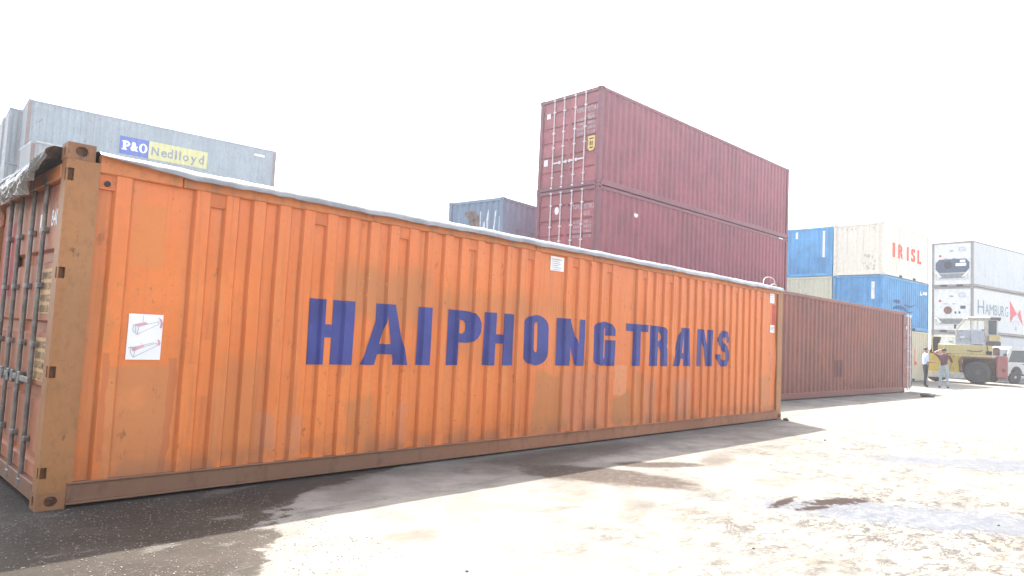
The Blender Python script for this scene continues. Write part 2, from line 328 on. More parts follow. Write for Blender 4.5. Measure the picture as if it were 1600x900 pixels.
    col = g.mix(g.math('MULTIPLY', g.math('MULTIPLY', grit, wet2), .85), col, (0.17, 0.155, 0.135))
    base_shade = g.math('MULTIPLY', ell(g, x, y, 6.0, .1, 7.0, .55, 0, n_edge, .8, .3), .35); col = g.mix(base_shade, col, (0.070, 0.065, 0.060))  # soft shade along the container's foot, put into the ground colour
    # grit, grain
    col = g.mix(g.math('MULTIPLY', g.smooth(n_grit, .58, .72), .5), col, (0.07, 0.066, 0.062))
    col = g.mix(g.math('MULTIPLY', g.smooth(n_fine, .56, .75), .3), col, (0.32, 0.305, 0.285))
    vo = g.n.new('ShaderNodeTexVoronoi'); vo.inputs['Scale'].default_value = 45; g.l.new(g.co, vo.inputs['Vector'])
    h = g.math('ADD', g.math('MULTIPLY', n_fine, .8), g.math('ADD', g.math('MULTIPLY', n_grit, .5), g.math('MULTIPLY', vo.outputs['Distance'], .5)))
    g.bump(h, .55, .012)
    rough = g.math('SUBTRACT', .92, g.math('MULTIPLY', g.math('MAXIMUM', wet2, g.math('MULTIPLY', br, .5)), g.smooth(n_mid, .3, .65, .40, .22)))
    return g.out(col, rough, 0, .07)
M['ground'] = ground_mat()

# ------------------------------------------------------------------ mesh helpers
def obj(name, bm, mat, parent=None, smooth=False, loc=None):
    me = bpy.data.meshes.new(name)
    if isinstance(bm, bmesh.types.BMesh):
        bmesh.ops.recalc_face_normals(bm, faces=bm.faces[:]) if getattr(bm, 'faces', None) else None
        bm.to_mesh(me); bm.free()
    else:
        me = bm
    for mm in (mat if isinstance(mat, (list, tuple)) else [mat]): me.materials.append(mm)
    if smooth: me.polygons.foreach_set('use_smooth', [True]*len(me.polygons))
    o = bpy.data.objects.new(name, me); COL.objects.link(o)
    if parent: o.parent = parent
    if loc: o.location = loc
    return o
def inst(name, me, parent, loc=(0, 0, 0), rz=0, ry=0):
    o = bpy.data.objects.new(name, me); COL.objects.link(o); o.parent = parent; o.location = loc; o.rotation_euler = (0, ry, rz); return o
def tag(o, label=None, cat=None, group=None, kind=None):
    if label: o['label'] = label
    if cat: o['category'] = cat
    if group: o['group'] = group
    if kind: o['kind'] = kind
    return o
def thing(name, label, cat, loc=(0, 0, 0), rz=0, group=None):
    o = bpy.data.objects.new(name, None); COL.objects.link(o); o.empty_display_size = .2
    o.location = loc; o.rotation_euler = (0, 0, rz); return tag(o, label, cat, group)
def B(): return bmesh.new()
def box(bm, x0, x1, y0, y1, z0, z1, bev=0.0):
    x0, x1 = sorted((x0, x1)); y0, y1 = sorted((y0, y1)); z0, z1 = sorted((z0, z1))
    r = bmesh.ops.create_cube(bm, size=1)
    for v in r['verts']:
        v.co = Vector((x0 + (v.co.x+.5)*(x1-x0), y0 + (v.co.y+.5)*(y1-y0), z0 + (v.co.z+.5)*(z1-z0)))
    if bev:
        es = list({e for v in r['verts'] for e in v.link_edges})
        bmesh.ops.bevel(bm, geom=es, offset=bev, segments=1, affect='EDGES')
    return bm
def tube(bm, p0, p1, r, n=10, r2=None):
    p0, p1 = Vector(p0), Vector(p1); d = p1-p0; L = d.length
    if L < 1e-6: return bm
    q = d.to_track_quat('Z', 'Y').to_matrix().to_4x4()
    bmesh.ops.create_cone(bm, cap_ends=True, segments=n, radius1=r, radius2=r if r2 is None else r2, depth=L,
                          matrix=Matrix.Translation((p0+p1)/2) @ q)
    return bm
def path(bm, pts, r, n=6):
    for a, b in zip(pts[:-1], pts[1:]): tube(bm, a, b, r, n)
    return bm
def prism(bm, pts, y0, y1):
    """pts: outline in (x, z), extruded from y0 to y1"""
    a = [bm.verts.new((p[0], y0, p[1])) for p in pts]; b = [bm.verts.new((p[0], y1, p[1])) for p in pts]
    bm.faces.new(a); bm.faces.new(b[::-1]); n = len(pts)
    for i in range(n): bm.faces.new((a[i], b[i], b[(i+1) % n], a[(i+1) % n]))
    return bm
def lathe(bm, prof, n=28, axis='y', c=(0, 0, 0)):
    rings = []
    for (r, h) in prof:
        ring = []
        for i in range(n):
            a = 2*PI*i/n
            p = (r*math.cos(a), h, r*math.sin(a)) if axis == 'y' else ((h, r*math.cos(a), r*math.sin(a)) if axis == 'x' else (r*math.cos(a), r*math.sin(a), h))
            ring.append(bm.verts.new((p[0]+c[0], p[1]+c[1], p[2]+c[2])))
        rings.append(ring)
    for A, Bq in zip(rings[:-1], rings[1:]):
        for i in range(n): bm.faces.new((A[i], A[(i+1) % n], Bq[(i+1) % n], Bq[i]))
    bm.faces.new(rings[0]); bm.faces.new(rings[-1][::-1]); return bm
def hole_plate(bm, F, a0, a1, b0, b1, ha, hb, ra, rb, depth, n=16):
    """face a0..a1 x b0..b1 with an oval pocket at (ha, hb); F(a, b, d) maps to 3D, d is depth inwards"""
    ang = [2*PI*i/n for i in range(n)] + [math.atan2(q-hb, p-ha) % (2*PI) for p in (a0, a1) for q in (b0, b1)]
    ang = sorted(set(round(t, 6) for t in ang)); inn = []; bck = []; out = []
    for t in ang:
        c, s_ = math.cos(t), math.sin(t)
        k = 1e9
        if c > 1e-9: k = min(k, (a1-ha)/c)
        if c < -1e-9: k = min(k, (a0-ha)/c)
        if s_ > 1e-9: k = min(k, (b1-hb)/s_)
        if s_ < -1e-9: k = min(k, (b0-hb)/s_)
        out.append(bm.verts.new(F(ha+c*k, hb+s_*k, 0)))
        inn.append(bm.verts.new(F(ha+c*ra, hb+s_*rb, 0))); bck.append(bm.verts.new(F(ha+c*ra, hb+s_*rb, depth)))
    m = len(ang)
    for i in range(m):
        j = (i+1) % m
        bm.faces.new((out[i], out[j], inn[j], inn[i])); bm.faces.new((inn[i], inn[j], bck[j], bck[i]))
    bm.faces.new(bck)
def slot_plate(bm, F, us, zs, holes, depth):
    """rectangular plate cut by the grid lines us x zs; cells whose centre is in a hole become pockets"""
    for u0, u1 in zip(us[:-1], us[1:]):
        for z0, z1 in zip(zs[:-1], zs[1:]):
            cu, cz = (u0+u1)/2, (z0+z1)/2
            q = [(u0, z0), (u1, z0), (u1, z1), (u0, z1)]
            if any(h[0] < cu < h[1] and h[2] < cz < h[3] for h in holes):
                a = [bm.verts.new(F(p[0], p[1], 0)) for p in q]; b = [bm.verts.new(F(p[0], p[1], depth)) for p in q]
                for i in range(4): bm.faces.new((a[i], a[(i+1) % 4], b[(i+1) % 4], b[i]))
                bm.faces.new(b)
            else: bm.faces.new([bm.verts.new(F(p[0], p[1], 0)) for p in q])
def profile(t0, t1, pitch=.278, flat=.072, slope=.068, out=.012, dep=.048):
    n = max(1, round((t1-t0-.1)/pitch)); p = (t1-t0-.06)/n; k = p/(2*flat+2*slope)
    fl, sl = flat*k, slope*k; P = [(t0, dep)]; t = t0+.03+fl/2
    P.append((t0+.03, dep)) if False else None
    for i in range(n):
        a = t0+.03+i*p
        P += [(a+fl/2, dep), (a+fl/2+sl, out), (a+fl/2+sl+fl, out), (a+fl/2+2*sl+fl, dep)]
    P.append((t1, dep)); return P
def depth_at(P, t):
    for (a, da), (b, db) in zip(P[:-1], P[1:]):
        if a <= t <= b: return da if b-a < 1e-9 else da+(db-da)*(t-a)/(b-a)
    return P[0][1] if t < P[0][0] else P[-1][1]
def sheet(bm, P, z0, z1, F):
    if P[-1][0] > 7 or len(P) == 2:      # long sides: a few shallow knocks pushed inwards
        n = 6; rows = []
        if len(P) == 2: P = [(P[0][0]+(P[1][0]-P[0][0])*i/24, P[0][1]) for i in range(25)]
        for j in range(n+1):
            k = math.sin(PI*j/n); z = z0+(z1-z0)*j/n
            rows.append([bm.verts.new(F(t, d+k*(.03*max(0, noise.noise((t*.8, z*1.1, 4)))+.012*max(0, noise.noise((t*3, z*2.2, 8)))), z)) for t, d in P])
        for A, C in zip(rows[:-1], rows[1:]):
            for i in range(len(P)-1): bm.faces.new((A[i], A[i+1], C[i+1], C[i]))
        return bm
    lo = [bm.verts.new(F(t, d, z0)) for t, d in P]; hi = [bm.verts.new(F(t, d, z1)) for t, d in P]
    for i in range(len(P)-1): bm.faces.new((lo[i], lo[i+1], hi[i+1], hi[i]))
    return bm
FS = lambda t, d, z: (t, d, z)          # visible long side, y = 0
FE = lambda t, d, z: (d, t, z)          # near end, x = 0
FO = None

# flat lettering and marks ------------------------------------------------
def _to_mesh(c):
    o = bpy.data.objects.new('tmp', c); COL.objects.link(o)
    dg = bpy.context.evaluated_depsgraph_get(); dg.update()
    me = bpy.data.meshes.new_from_object(o.evaluated_get(dg)); bpy.data.objects.remove(o); return me
def text2d(s, bold=0.0):
    c = bpy.data.curves.new('t', 'FONT'); c.body = s; c.size = 1; c.offset = bold; c.resolution_u = 3; c.fill_mode = 'FRONT'
    return _to_mesh(c)
def loops2d(loops):
    c = bpy.data.curves.new('l', 'CURVE'); c.dimensions = '2D'; c.fill_mode = 'FRONT'
    for lp in loops:
        sp = c.splines.new('POLY'); sp.points.add(len(lp)-1); sp.use_cyclic_u = True
        for p, q in zip(sp.points, lp): p.co = (q[0], q[1], 0, 1)
    return _to_mesh(c)
def arc(cx, cy, rx, ry, a0, a1, n=8):
    return [(cx+rx*math.cos(math.radians(a0+(a1-a0)*i/n)), cy+ry*math.sin(math.radians(a0+(a1-a0)*i/n))) for i in range(n+1)]
def lay(bm, me, bbox=None, F=FS, P=None, base=0.0, eps=.003, rows=None):
    """lay a 2D mesh on a wall: fit to bbox (t0, t1, z0, z1), follow the corrugation P, stand eps proud"""
    b = B(); b.from_mesh(me); bpy.data.meshes.remove(me)
    if not b.verts: b.free(); return bm
    if bbox:
        xs = [v.co.x for v in b.verts]; ys = [v.co.y for v in b.verts]; ax, bx, ay, by = min(xs), max(xs), min(ys), max(ys)
        for v in b.verts:
            fx = (v.co.x-ax)/(bx-ax+1e-9); fy = (v.co.y-ay)/(by-ay+1e-9)
            v.co.x = bbox[0]+fx*(bbox[1]-bbox[0]); v.co.y = bbox[2]+fy*(bbox[3]-bbox[2])
    if P:
        bmesh.ops.triangulate(b, faces=b.faces[:])
        xs = [v.co.x for v in b.verts]; lo, hi = min(xs), max(xs)
        for t, d in P:
            if lo < t < hi: bmesh.ops.bisect_plane(b, geom=b.verts[:]+b.edges[:]+b.faces[:], plane_co=(t, 0, 0), plane_no=(1, 0, 0))
    for z in rows or ():
        bmesh.ops.bisect_plane(b, geom=b.verts[:]+b.edges[:]+b.faces[:], plane_co=(0, z, 0), plane_no=(0, 1, 0))
    base_i = {}
    for v in b.verts: base_i[v] = bm.verts.new(F(v.co.x, ((depth_at(P, v.co.x) if P else base) if F is not FO else 0)-eps, v.co.y))
    for f in b.faces:
        try: bm.faces.new([base_i[v] for v in f.verts])
        except ValueError: pass
    b.free(); return bm
def quad2d(t0, t1, z0, z1): return loops2d([[(t0, z0), (t1, z0), (t1, z1), (t0, z1)]])

# ------------------------------------------------------------------ ground and sky-side setting
bm = B()
bmesh.ops.create_grid(bm, x_segments=40, y_segments=40, size=450)
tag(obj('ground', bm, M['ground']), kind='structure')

# ------------------------------------------------------------------ containers
W = 2.438
CAST = {}
def cast_mesh(mat):
    if mat.name in CAST: return CAST[mat.name]
    bm = B(); a, b, h = .178, .162, .118
    hole_plate(bm, lambda p, q, d: (p, d, q), 0, a, 0, h, a/2, h/2, .042, .036, .066, 12)
    hole_plate(bm, lambda p, q, d: (p, b-d, q), 0, a, 0, h, a/2, h/2, .042, .036, .066, 12)
    hole_plate(bm, lambda p, q, d: (d, p, q), 0, b, 0, h, b/2, h/2, .026, .036, .066, 12)
    hole_plate(bm, lambda p, q, d: (a-d, p, q), 0, b, 0, h, b/2, h/2, .026, .036, .066, 12)
    for z in (0, h): bm.faces.new([bm.verts.new(p) for p in ((0, 0, z), (a, 0, z), (a, b, z), (0, b, z))])
    bmesh.ops.remove_doubles(bm, verts=bm.verts[:], dist=1e-5); bmesh.ops.recalc_face_normals(bm, faces=bm.faces[:])
    me = bpy.data.meshes.new('corner_casting'); bm.to_mesh(me); bm.free(); me.materials.append(mat); CAST[mat.name] = me; return me
MESH = {}
def shared(key, build, mat):
    k = key + (mat.name,)
    if k not in MESH:
        bm = B(); build(bm); bmesh.ops.recalc_face_normals(bm, faces=bm.faces[:])
        me = bpy.data.meshes.new(key[0]); bm.to_mesh(me); bm.free(); me.materials.append(mat); MESH[k] = me
    return MESH[k]
POSTX, POSTY, CH = .155, .135, .118
def side_profile(L, flat=False):
    return [(POSTX, .02), (L-POSTX, .02)] if flat else profile(POSTX, L-POSTX)
def end_profile(): return profile(POSTY, W-POSTY, .25, .075, .05, .012, .05)
def frame_parts(t, L, H, frame, cast, post=None, deep=.19, body=None, flat=False, endmat=None, far='panel', side_mat=None):
    post = post or frame
    cm = cast_mesh(cast)
    for x, y in ((0, 0), (L-.178, 0), (0, W-.162), (L-.178, W-.162)):
        for z in (0, H-CH): inst('corner_casting', cm, t, (x, y, z))
    pm = shared(('corner_post', H), lambda b: box(b, .003, POSTX, .003, POSTY, CH, H-CH, .012), post)
    for x, y in ((0, 0), (L-POSTX-.003, 0), (0, W-POSTY-.003), (L-POSTX-.003, W-POSTY-.003)): inst('corner_post', pm, t, (x, y, 0))
    rt = shared(('top_rail', L, H), lambda b: box(b, .178, L-.178, .004, .065, H-.10, H-.008, .006), frame)
    rb = shared(('bottom_rail', L, deep), lambda b: box(b, .178, L-.178, .004, .06, .03, deep, .006), frame)
    for me, nm in ((rt, 'top_rail'), (rb, 'bottom_rail')):
        inst(nm, me, t); inst(nm, me, t, (L, W, 0), PI)
    hd = shared(('header', H), lambda b: box(b, .004, .075, .162, W-.162, H-.11, H-.008, .006), frame)
    sl = shared(('sill',), lambda b: box(b, .004, .075, .162, W-.162, .02, .16, .006), frame)
    for me, nm in ((hd, 'header'), (sl, 'sill')): inst(nm, me, t); inst(nm, me, t, (L, W, 0), PI)
    P = side_profile(L, flat)
    sm = shared(('side_panel', L, H, flat), lambda b: sheet(b, P, deep-.02, H-.09, FS), side_mat or body)
    inst('side_panel', sm, t); inst('side_panel', sm, t, (L, W, 0), PI)
    inst('roof', shared(('roof', L, H), lambda b: box(b, .02, L-.02, .05, W-.05, H-.06, H-.02), body), t)
    inst('floor', shared(('floor', L), lambda b: box(b, .08, L-.08, .06, W-.06, .06, .155), M['timber']), t)
    ep = shared(('end_panel', H), lambda b: sheet(b, end_profile(), .14, H-.10, FE), endmat or body)
    if far == 'panel': inst('end_panel', ep, t, (L, W, 0), PI)
    return P, ep
def door_mesh(b, H, y0, y1, bands):
    """door leaf whose raised panels are separated by shallow horizontal valleys; outer face towards -x"""
    z0, z1 = .165, H-.115
    pts = [(z0, .05)]
    for (a, c) in bands: pts += [(a, .05), (a+.02, .085), (c-.02, .085), (c, .05)]
    pts += [(z1, .05)]
    e = .055
    va = {}
    cols = [y0, y0+e, y0+e+.02, y1-e-.02, y1-e, y1]
    for (z, d) in pts:
        for i, y in enumerate(cols):
            dd = .05 if i in (0, 1, 4, 5) else d
            va[(z, d, i)] = b.verts.new((dd, y, z))
    for (p, q) in zip(pts[:-1], pts[1:]):
        for i in range(5): b.faces.new((va[p+(i,)], va[p+(i+1,)], va[q+(i+1,)], va[q+(i,)]))
    box(b, .09, .10, y0, y1, z0, z1)
def rod_mesh(b, H, y):
    tube(b, (.022, y, .08), (.022, y, H-.05), .017, 10)
    for z in (.10, H-.075): box(b, .002, .048, y-.045, y+.045, z-.03, z+.03, .008)
    for z in (.42, H*.5-.1, H*.5+.35, H-.45):
        box(b, .006, .052, y-.05, y+.05, z-.022, z+.022, .008)
def doors(t, H, door_mat, rod_mat, rods=(.60, 1.0, 1.44, 1.84), bands=None):
    bands = bands or [(.52, .62), (.98, 1.08), (1.44, 1.54), (1.9, 2.0)] + ([(2.36, 2.46)] if H > 2.7 else [])
    leaves = []
    for k, (y0, y1) in enumerate(((.145, 1.214), (1.224, W-.145))):
        d = inst('door', shared(('door', H, k, len(bands)), lambda b: door_mesh(b, H, y0, y1, bands), door_mat), t); leaves.append(d)
        for y in rods[2*k:2*k+2]:
            inst('lock_rod', shared(('lock_rod', H, y), lambda b: rod_mesh(b, H, y), rod_mat), d)
            s_ = 1 if k == 0 else -1
            inst('door_handle', shared(('door_handle', y), lambda b: (box(b, .004, .02, y-.02, y+.34*s_, .83, .875, .005), box(b, .0, .04, y+.26*s_, y+.33*s_, .80, .90, .006)), rod_mat), d)
        yh = .15 if k == 0 else W-.15
        for z in (.3, .98, 1.65, H-.23):
            inst('hinge', shared(('hinge',), lambda b: (tube(b, (.03, 0, -.07), (.03, 0, .07), .016, 8), box(b, .03, .048, -.03, .06, -.055, .055, .004)), door_mat), d, (0, yh, z), PI*0)
        inst('door_seal', shared(('door_seal', H, k), lambda b: (box(b, .06, .095, y0-.008 if k == 0 else y0-.004, y0-.001, .17, H-.12), box(b, .06, .095, y1+.001, y1+.008 if k else y1+.004, .17, H-.12)), M['dark']), d)
    return leaves
def std_container(name, label, loc, yaw, L, H, body, frame=None, end='panel', cat='container', group=None, post=None, flat=False, endmat=None, cast=None, side_mat=None, rodmat=None):
    t = thing(name, label, cat, loc, math.radians(yaw), group)
    frame = frame or body
    P, ep = frame_parts(t, L, H, frame, cast or frame, post, body=body, flat=flat, endmat=endmat, side_mat=side_mat)
    lv = None
    if end == 'panel': inst('end_panel', ep, t)
    if L < 7:
        for u in (1.95, 3.75): inst('fork_pocket', shared(('fork_pocket',), lambda b: box(b, 0, .36, -.002, .02, .035, .15), M['dark']), t, (u, 0, 0))
    elif end == 'doors': lv = doors(t, H, endmat or body, rodmat or M['white_rod'])
    return t, P, lv

# ------------------------------------------------------------------ the orange open-top container
OL, OH = 12.192, 2.591
oc = thing('shipping_container', 'long orange open-top container with big dark blue lettering along its side', 'container')
cm = cast_mesh(M['o_cast'])
for x, y in ((0, 0), (OL-.178, 0), (0, W-.162), (OL-.178, W-.162)):
    for z in (0, OH-CH): inst('corner_casting', cm, oc, (x, y, z))
# posts: the near one shows four hinge cut-outs at its edge
PX = .215
SLOTS = [(.22, .295), (.915, .995), (1.615, 1.695), (2.315, 2.405)]
def near_post(b):
    zs = [CH] + [q for s_ in SLOTS for q in s_] + [OH-CH]
    slot_plate(b, lambda u, z, d: (u, .004+d, z), [.004, .012, .052, PX], zs, [(.012, .052, a, c) for a, c in SLOTS], .06)
    slot_plate(b, lambda u, z, d: (.004+d, u, z), [.004, .012, .05, .14], zs, [(.012, .05, a, c) for a, c in SLOTS], .008)
    for q in (((PX, .004), (PX, .15)), ((.004, .14), (.15, .14))):
        b.faces.new([b.verts.new((q[0][0], q[0][1], CH)), b.verts.new((q[1][0], q[1][1], CH)), b.verts.new((q[1][0], q[1][1], OH-CH)), b.verts.new((q[0][0], q[0][1], OH-CH))])
b_ = B(); near_post(b_); bmesh.ops.remove_doubles(b_, verts=b_.verts[:], dist=1e-5); obj('corner_post', b_, M['o_post'], oc)
pm = shared(('corner_post', 'o'), lambda b: box(b, .004, PX, .004, .14, CH, OH-CH, .01), M['o_post'])
for x, y in ((OL-PX-.004, 0), (0, W-.144), (OL-PX-.004, W-.144)): inst('corner_post', pm, oc, (x, y, 0))
RT0, RT1 = 2.405, 2.545
for (xa, xb) in ((PX, .80), (.806, 6.1), (6.106, OL-PX)):
    inst('top_rail', shared(('top_rail', 'o', xa), lambda b: box(b, xa, xb, -.004, .07, RT0, RT1, .008), M['o_frame']), oc)
inst('top_rail', shared(('top_rail', 'ob'), lambda b: box(b, PX, OL-PX, -.004, .07, RT0, RT1, .008), M['o_frame']), oc, (OL, W, 0), PI)
def brail(b):
    box(b, .178, OL-.178, .0, .05, .035, .165, .006); box(b, .178, OL-.178, -.012, .05, .165, .178, .003); box(b, .178, OL-.178, -.006, .06, .022, .037, .003)
brm = shared(('bottom_rail', 'o'), brail, M['o_rail']); inst('bottom_rail', brm, oc); inst('bottom_rail', brm, oc, (OL, W, 0), PI)
# corrugated side: rib positions measured in the photograph (pitch 0.241 m, three wide flat bays)
RIBS = [(.334, .438), (.919, 1.025)] + [(1.161+.2377*i, 1.263+.2377*i) for i in range(17)] + [(5.589+.245*i, 5.692+.245*i) for i in range(5)] \
    + [(7.185+.2425*i, 7.288+.2425*i) for i in range(17)] + [(11.32, 11.42)]
OUT, DEP = .008, .040
PO = [(PX-.02, DEP)]
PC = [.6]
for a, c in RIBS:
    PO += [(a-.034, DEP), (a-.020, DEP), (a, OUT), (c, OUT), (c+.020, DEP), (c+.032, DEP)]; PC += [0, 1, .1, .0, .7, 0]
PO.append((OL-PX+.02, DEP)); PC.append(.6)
OZ = [.165+(2.42-.165)*i/20 for i in range(21)]
def dent(t, z):
    k = math.sin(PI*(z-.165)/(2.42-.165)); return .016*k*noise.noise((t*.9, z*1.3, 0))+.005*k*noise.noise((t*3, z*3, 9))
def osurf(t, z):
    for i in range(len(PO)-1):
        if PO[i][0] <= t <= PO[i+1][0]: break
    for j in range(len(OZ)-1):
        if OZ[j] <= z <= OZ[j+1]: break
    f = (t-PO[i][0])/(PO[i+1][0]-PO[i][0]); q = (z-OZ[j])/(OZ[j+1]-OZ[j])
    g_ = lambda a, c: PO[a][1]+dent(PO[a][0], OZ[c])
    return (g_(i, j)*(1-f)+g_(i+1, j)*f)*(1-q)+(g_(i, j+1)*(1-f)+g_(i+1, j+1)*f)*q
FO = lambda t, d, z: (t, osurf(t, z)+d, z)      # on the orange side: d is measured from the sheet itself
def oside(b):
    # a few rows so the sheet can be slightly dented
    rows = []
    for z in OZ:
        rows.append([b.verts.new((t, d+dent(t, z), z)) for t, d in PO])
    for A, C in zip(rows[:-1], rows[1:]):
        for i in range(len(PO)-1): b.faces.new((A[i], A[i+1], C[i+1], C[i]))
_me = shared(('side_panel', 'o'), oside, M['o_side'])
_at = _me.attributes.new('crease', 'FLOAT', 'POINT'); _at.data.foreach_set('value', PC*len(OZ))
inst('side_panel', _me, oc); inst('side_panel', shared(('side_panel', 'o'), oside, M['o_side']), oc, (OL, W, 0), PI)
# lashing plates closing the top of some recesses
gaps = [(c+.004, RIBS[i+1][0]-.004) for i, (a, c) in enumerate(RIBS[:-1]) if RIBS[i+1][0]-c < .2]
plates = [(.219, .330)] + [gaps[i] for i in (0, 4, 8, 12, 16)] + [(5.696, 5.83), (6.43, 6.566), (7.292, 7.424), gaps[-14], gaps[-9], gaps[-5], gaps[-1]]
seen = set()
for (a, c) in plates:
    if round(a, 2) in seen: continue
    seen.add(round(a, 2))
    inst('lashing_plate', shared(('lashing_plate', round(c-a, 3)), lambda b: (box(b, 0, c-a, .022, .05, 2.30, 2.42, .003), box(b, 0, c-a, .012, .05, 2.292, 2.302)), M['o_cap']), oc, (a, 0, 0))
b_ = B(); tube(b_, (.273, .026, 2.335), (.273, .010, 2.335), .022, 10); obj('lashing_ring', b_, M['dark'], oc)
# far end, floor, header, sill
inst('end_panel', shared(('end_panel', 'o'), lambda b: sheet(b, end_profile(), .14, OH-.10, FE), M['o_door']), oc, (OL, W, 0), PI)
hd = shared(('header', 'o'), lambda b: box(b, .004, .08, .162, W-.162, 2.345, 2.455, .006), M['o_frame'])
sl = shared(('sill', 'o'), lambda b: box(b, .010, .08, .162, W-.162, .035, .16, .006), M['o_rail'])
for me, nm in ((hd, 'header'), (sl, 'sill')): inst(nm, me, oc); inst(nm, me, oc, (OL, W, 0), PI)
inst('floor', shared(('floor', 'o'), lambda b: box(b, .08, OL-.08, .06, W-.06, .06, .155), M['timber']), oc)
lv = doors(oc, 2.45, M['o_door'], M['rod'], (.60, 1.0, 1.44, 1.84), [(.26, .34), (.72, .83), (1.20, 1.31), (1.74, 1.85)])
# marks on the doors
for z0_, z1_ in ((1.36, 1.70), (.86, 1.18)):
    b_ = B(); lay(b_, quad2d(.32, .66, z0_, z1_), None, FE, None, .05, .002); obj('marking_panel', b_, M['cream_lbl'], lv[0])
b_ = B()
for z, s_ in ((1.62, '30480 KG'), (1.54, '67200 LB'), (1.45, '4000 KG'), (1.37, '8820 LB'), (1.10, '26480 KG'), (1.02, '58380 LB'), (.95, '65.0 CU.M'), (.87, '2300 CU.FT')):
    lay(b_, text2d(s_, .01), (.63, .35, z, z+.055), FE, None, .05, .004)
obj('lettering', b_, M['brownink'], lv[0])
b_ = B(); lay(b_, text2d('840', .015), (.50, .30, 2.02, 2.15), FE, None, .05, .004); lay(b_, quad2d(.80, .85, 2.0, 2.14), None, FE, None, .05, .004); obj('lettering', b_, M['white'], lv[0])
b_ = B(); lay(b_, quad2d(1.55, 2.2, 1.5, 2.15), None, FE, None, .05, .003); obj('repaint_patch', b_, M['o_red'], lv[1])

# painted lettering, cut to the measured outlines
def shift(lp, dx): return [(x+dx, z) for x, z in lp]
b0, b1 = 1.015, 1.615
Hs = lambda x0, x1, s1, s2, zb0, zb1: [[(x0, b0), (s1, b0), (s1, zb0), (s2, zb0), (s2, b0), (x1, b0), (x1, b1), (s2, b1), (s2, zb1), (s1, zb1), (s1, b1), (x0, b1)]]
LET = []
LET.append(Hs(1.945, 2.42, 2.113, 2.203, 1.265, 1.385))
LET.append([[(2.53, b0), (2.70, b0), (2.727, 1.12), (2.88, 1.12), (2.905, b0), (3.08, b0), (2.915, b1), (2.675, b1), (2.672, 1.49)], [(2.74, 1.22), (2.86, 1.22), (2.81, 1.49)]])
LET.append([[(3.205, b0), (3.372, b0), (3.378, b1), (3.21, b1)]])
LET.append([[(3.588, b0), (3.752, b0), (3.755, 1.262)] + arc(3.90, 1.435, .19, .175, -85, 80, 8) + [(3.59, b1)], [(3.755, 1.36), (3.80, 1.36)] + arc(3.80, 1.432, .045, .072, -80, 80, 4) + [(3.757, 1.508)]])
LET.append(Hs(4.155, 4.64, 4.32, 4.45, 1.265, 1.37))
LET.append([arc(5.035, 1.48, .235, .15, 0, 180, 10) + arc(5.035, 1.165, .235, .15, 180, 360, 10), arc(5.005, 1.50, .036, .045, 0, 180, 5) + arc(5.005, 1.225, .036, .05, 180, 360, 5)])
LET.append([[(5.42, b0), (5.655, b0), (5.662, 1.36), (5.79, b0), (5.985, b0), (5.99, b1), (5.845, b1), (5.825, 1.30), (5.685, b1), (5.42, b1)]])
LET.append([[(6.63, b0), (6.46, b0), (6.44, 1.055), (6.42, b0)] + arc(6.36, 1.17, .205, .155, 255, 180, 5) + arc(6.40, 1.475, .245, .14, 180, 0, 10) + [(6.645, 1.425), (6.43, 1.425), (6.43, 1.49)] + arc(6.40, 1.49, .032, .05, 0, 180, 4) + [(6.365, 1.16)] + arc(6.395, 1.15, .03, .045, 180, 340, 4) + [(6.44, 1.365), (6.64, 1.365)]])
LET.append([[(7.12, b0), (7.275, b0), (7.29, 1.51), (7.47, 1.51), (7.475, b1), (6.96, b1), (6.965, 1.51), (7.135, 1.51)]])
LET.append([[(7.555, b0), (7.735, b0), (7.735, 1.30), (7.82, 1.30), (7.86, 1.22), (7.875, b0), (8.04, b0), (8.03, 1.22)] + [(7.985, 1.315)] + arc(7.88, 1.46, .175, .145, -50, 85, 7) + [(7.56, b1)], [(7.735, 1.385), (7.80, 1.385)] + arc(7.80, 1.455, .075, .07, -80, 80, 4) + [(7.737, 1.525)]])
LET.append([[(8.18, b0), (8.38, b0), (8.405, 1.13), (8.51, 1.13), (8.535, b0), (8.71, b0), (8.65, b1), (8.41, b1), (8.37, 1.50)], [(8.44, 1.22), (8.50, 1.22), (8.50, 1.52), (8.485, 1.52)]])
LET.append([[(8.905, b0), (9.08, b0), (9.085, 1.43), (9.20, b0), (9.405, b0), (9.41, b1), (9.25, b1), (9.245, 1.27), (9.11, b1), (8.91, b1)]])
so = arc(9.82, 1.465, .235, .155, 15, 190, 8) + [(9.62, 1.38), (9.86, 1.245), (9.885, 1.175)] + arc(9.83, 1.155, .06, .04, 0, -170, 5)[1:] + [(9.75, 1.215), (9.575, 1.215)] + arc(9.82, 1.17, .245, .16, 185, 355, 8) + [(10.06, 1.27), (10.0, 1.325), (9.83, 1.41), (9.80, 1.455)] + arc(9.85, 1.47, .055, .04, 190, 20, 4) + [(9.90, 1.42), (10.05, 1.42)]
LET.append([so])
for lps in LET:
    lps = [[(x+(.032 if lps[0][0][0] < 6.9 else .010), z) for x, z in lp] for lp in lps]      # the marks sit a little behind the frame plane
    b_ = B(); lay(b_, loops2d(lps), None, FO, PO, 0, .006, OZ); obj('painted_letter', b_, M['blue_let'], oc)

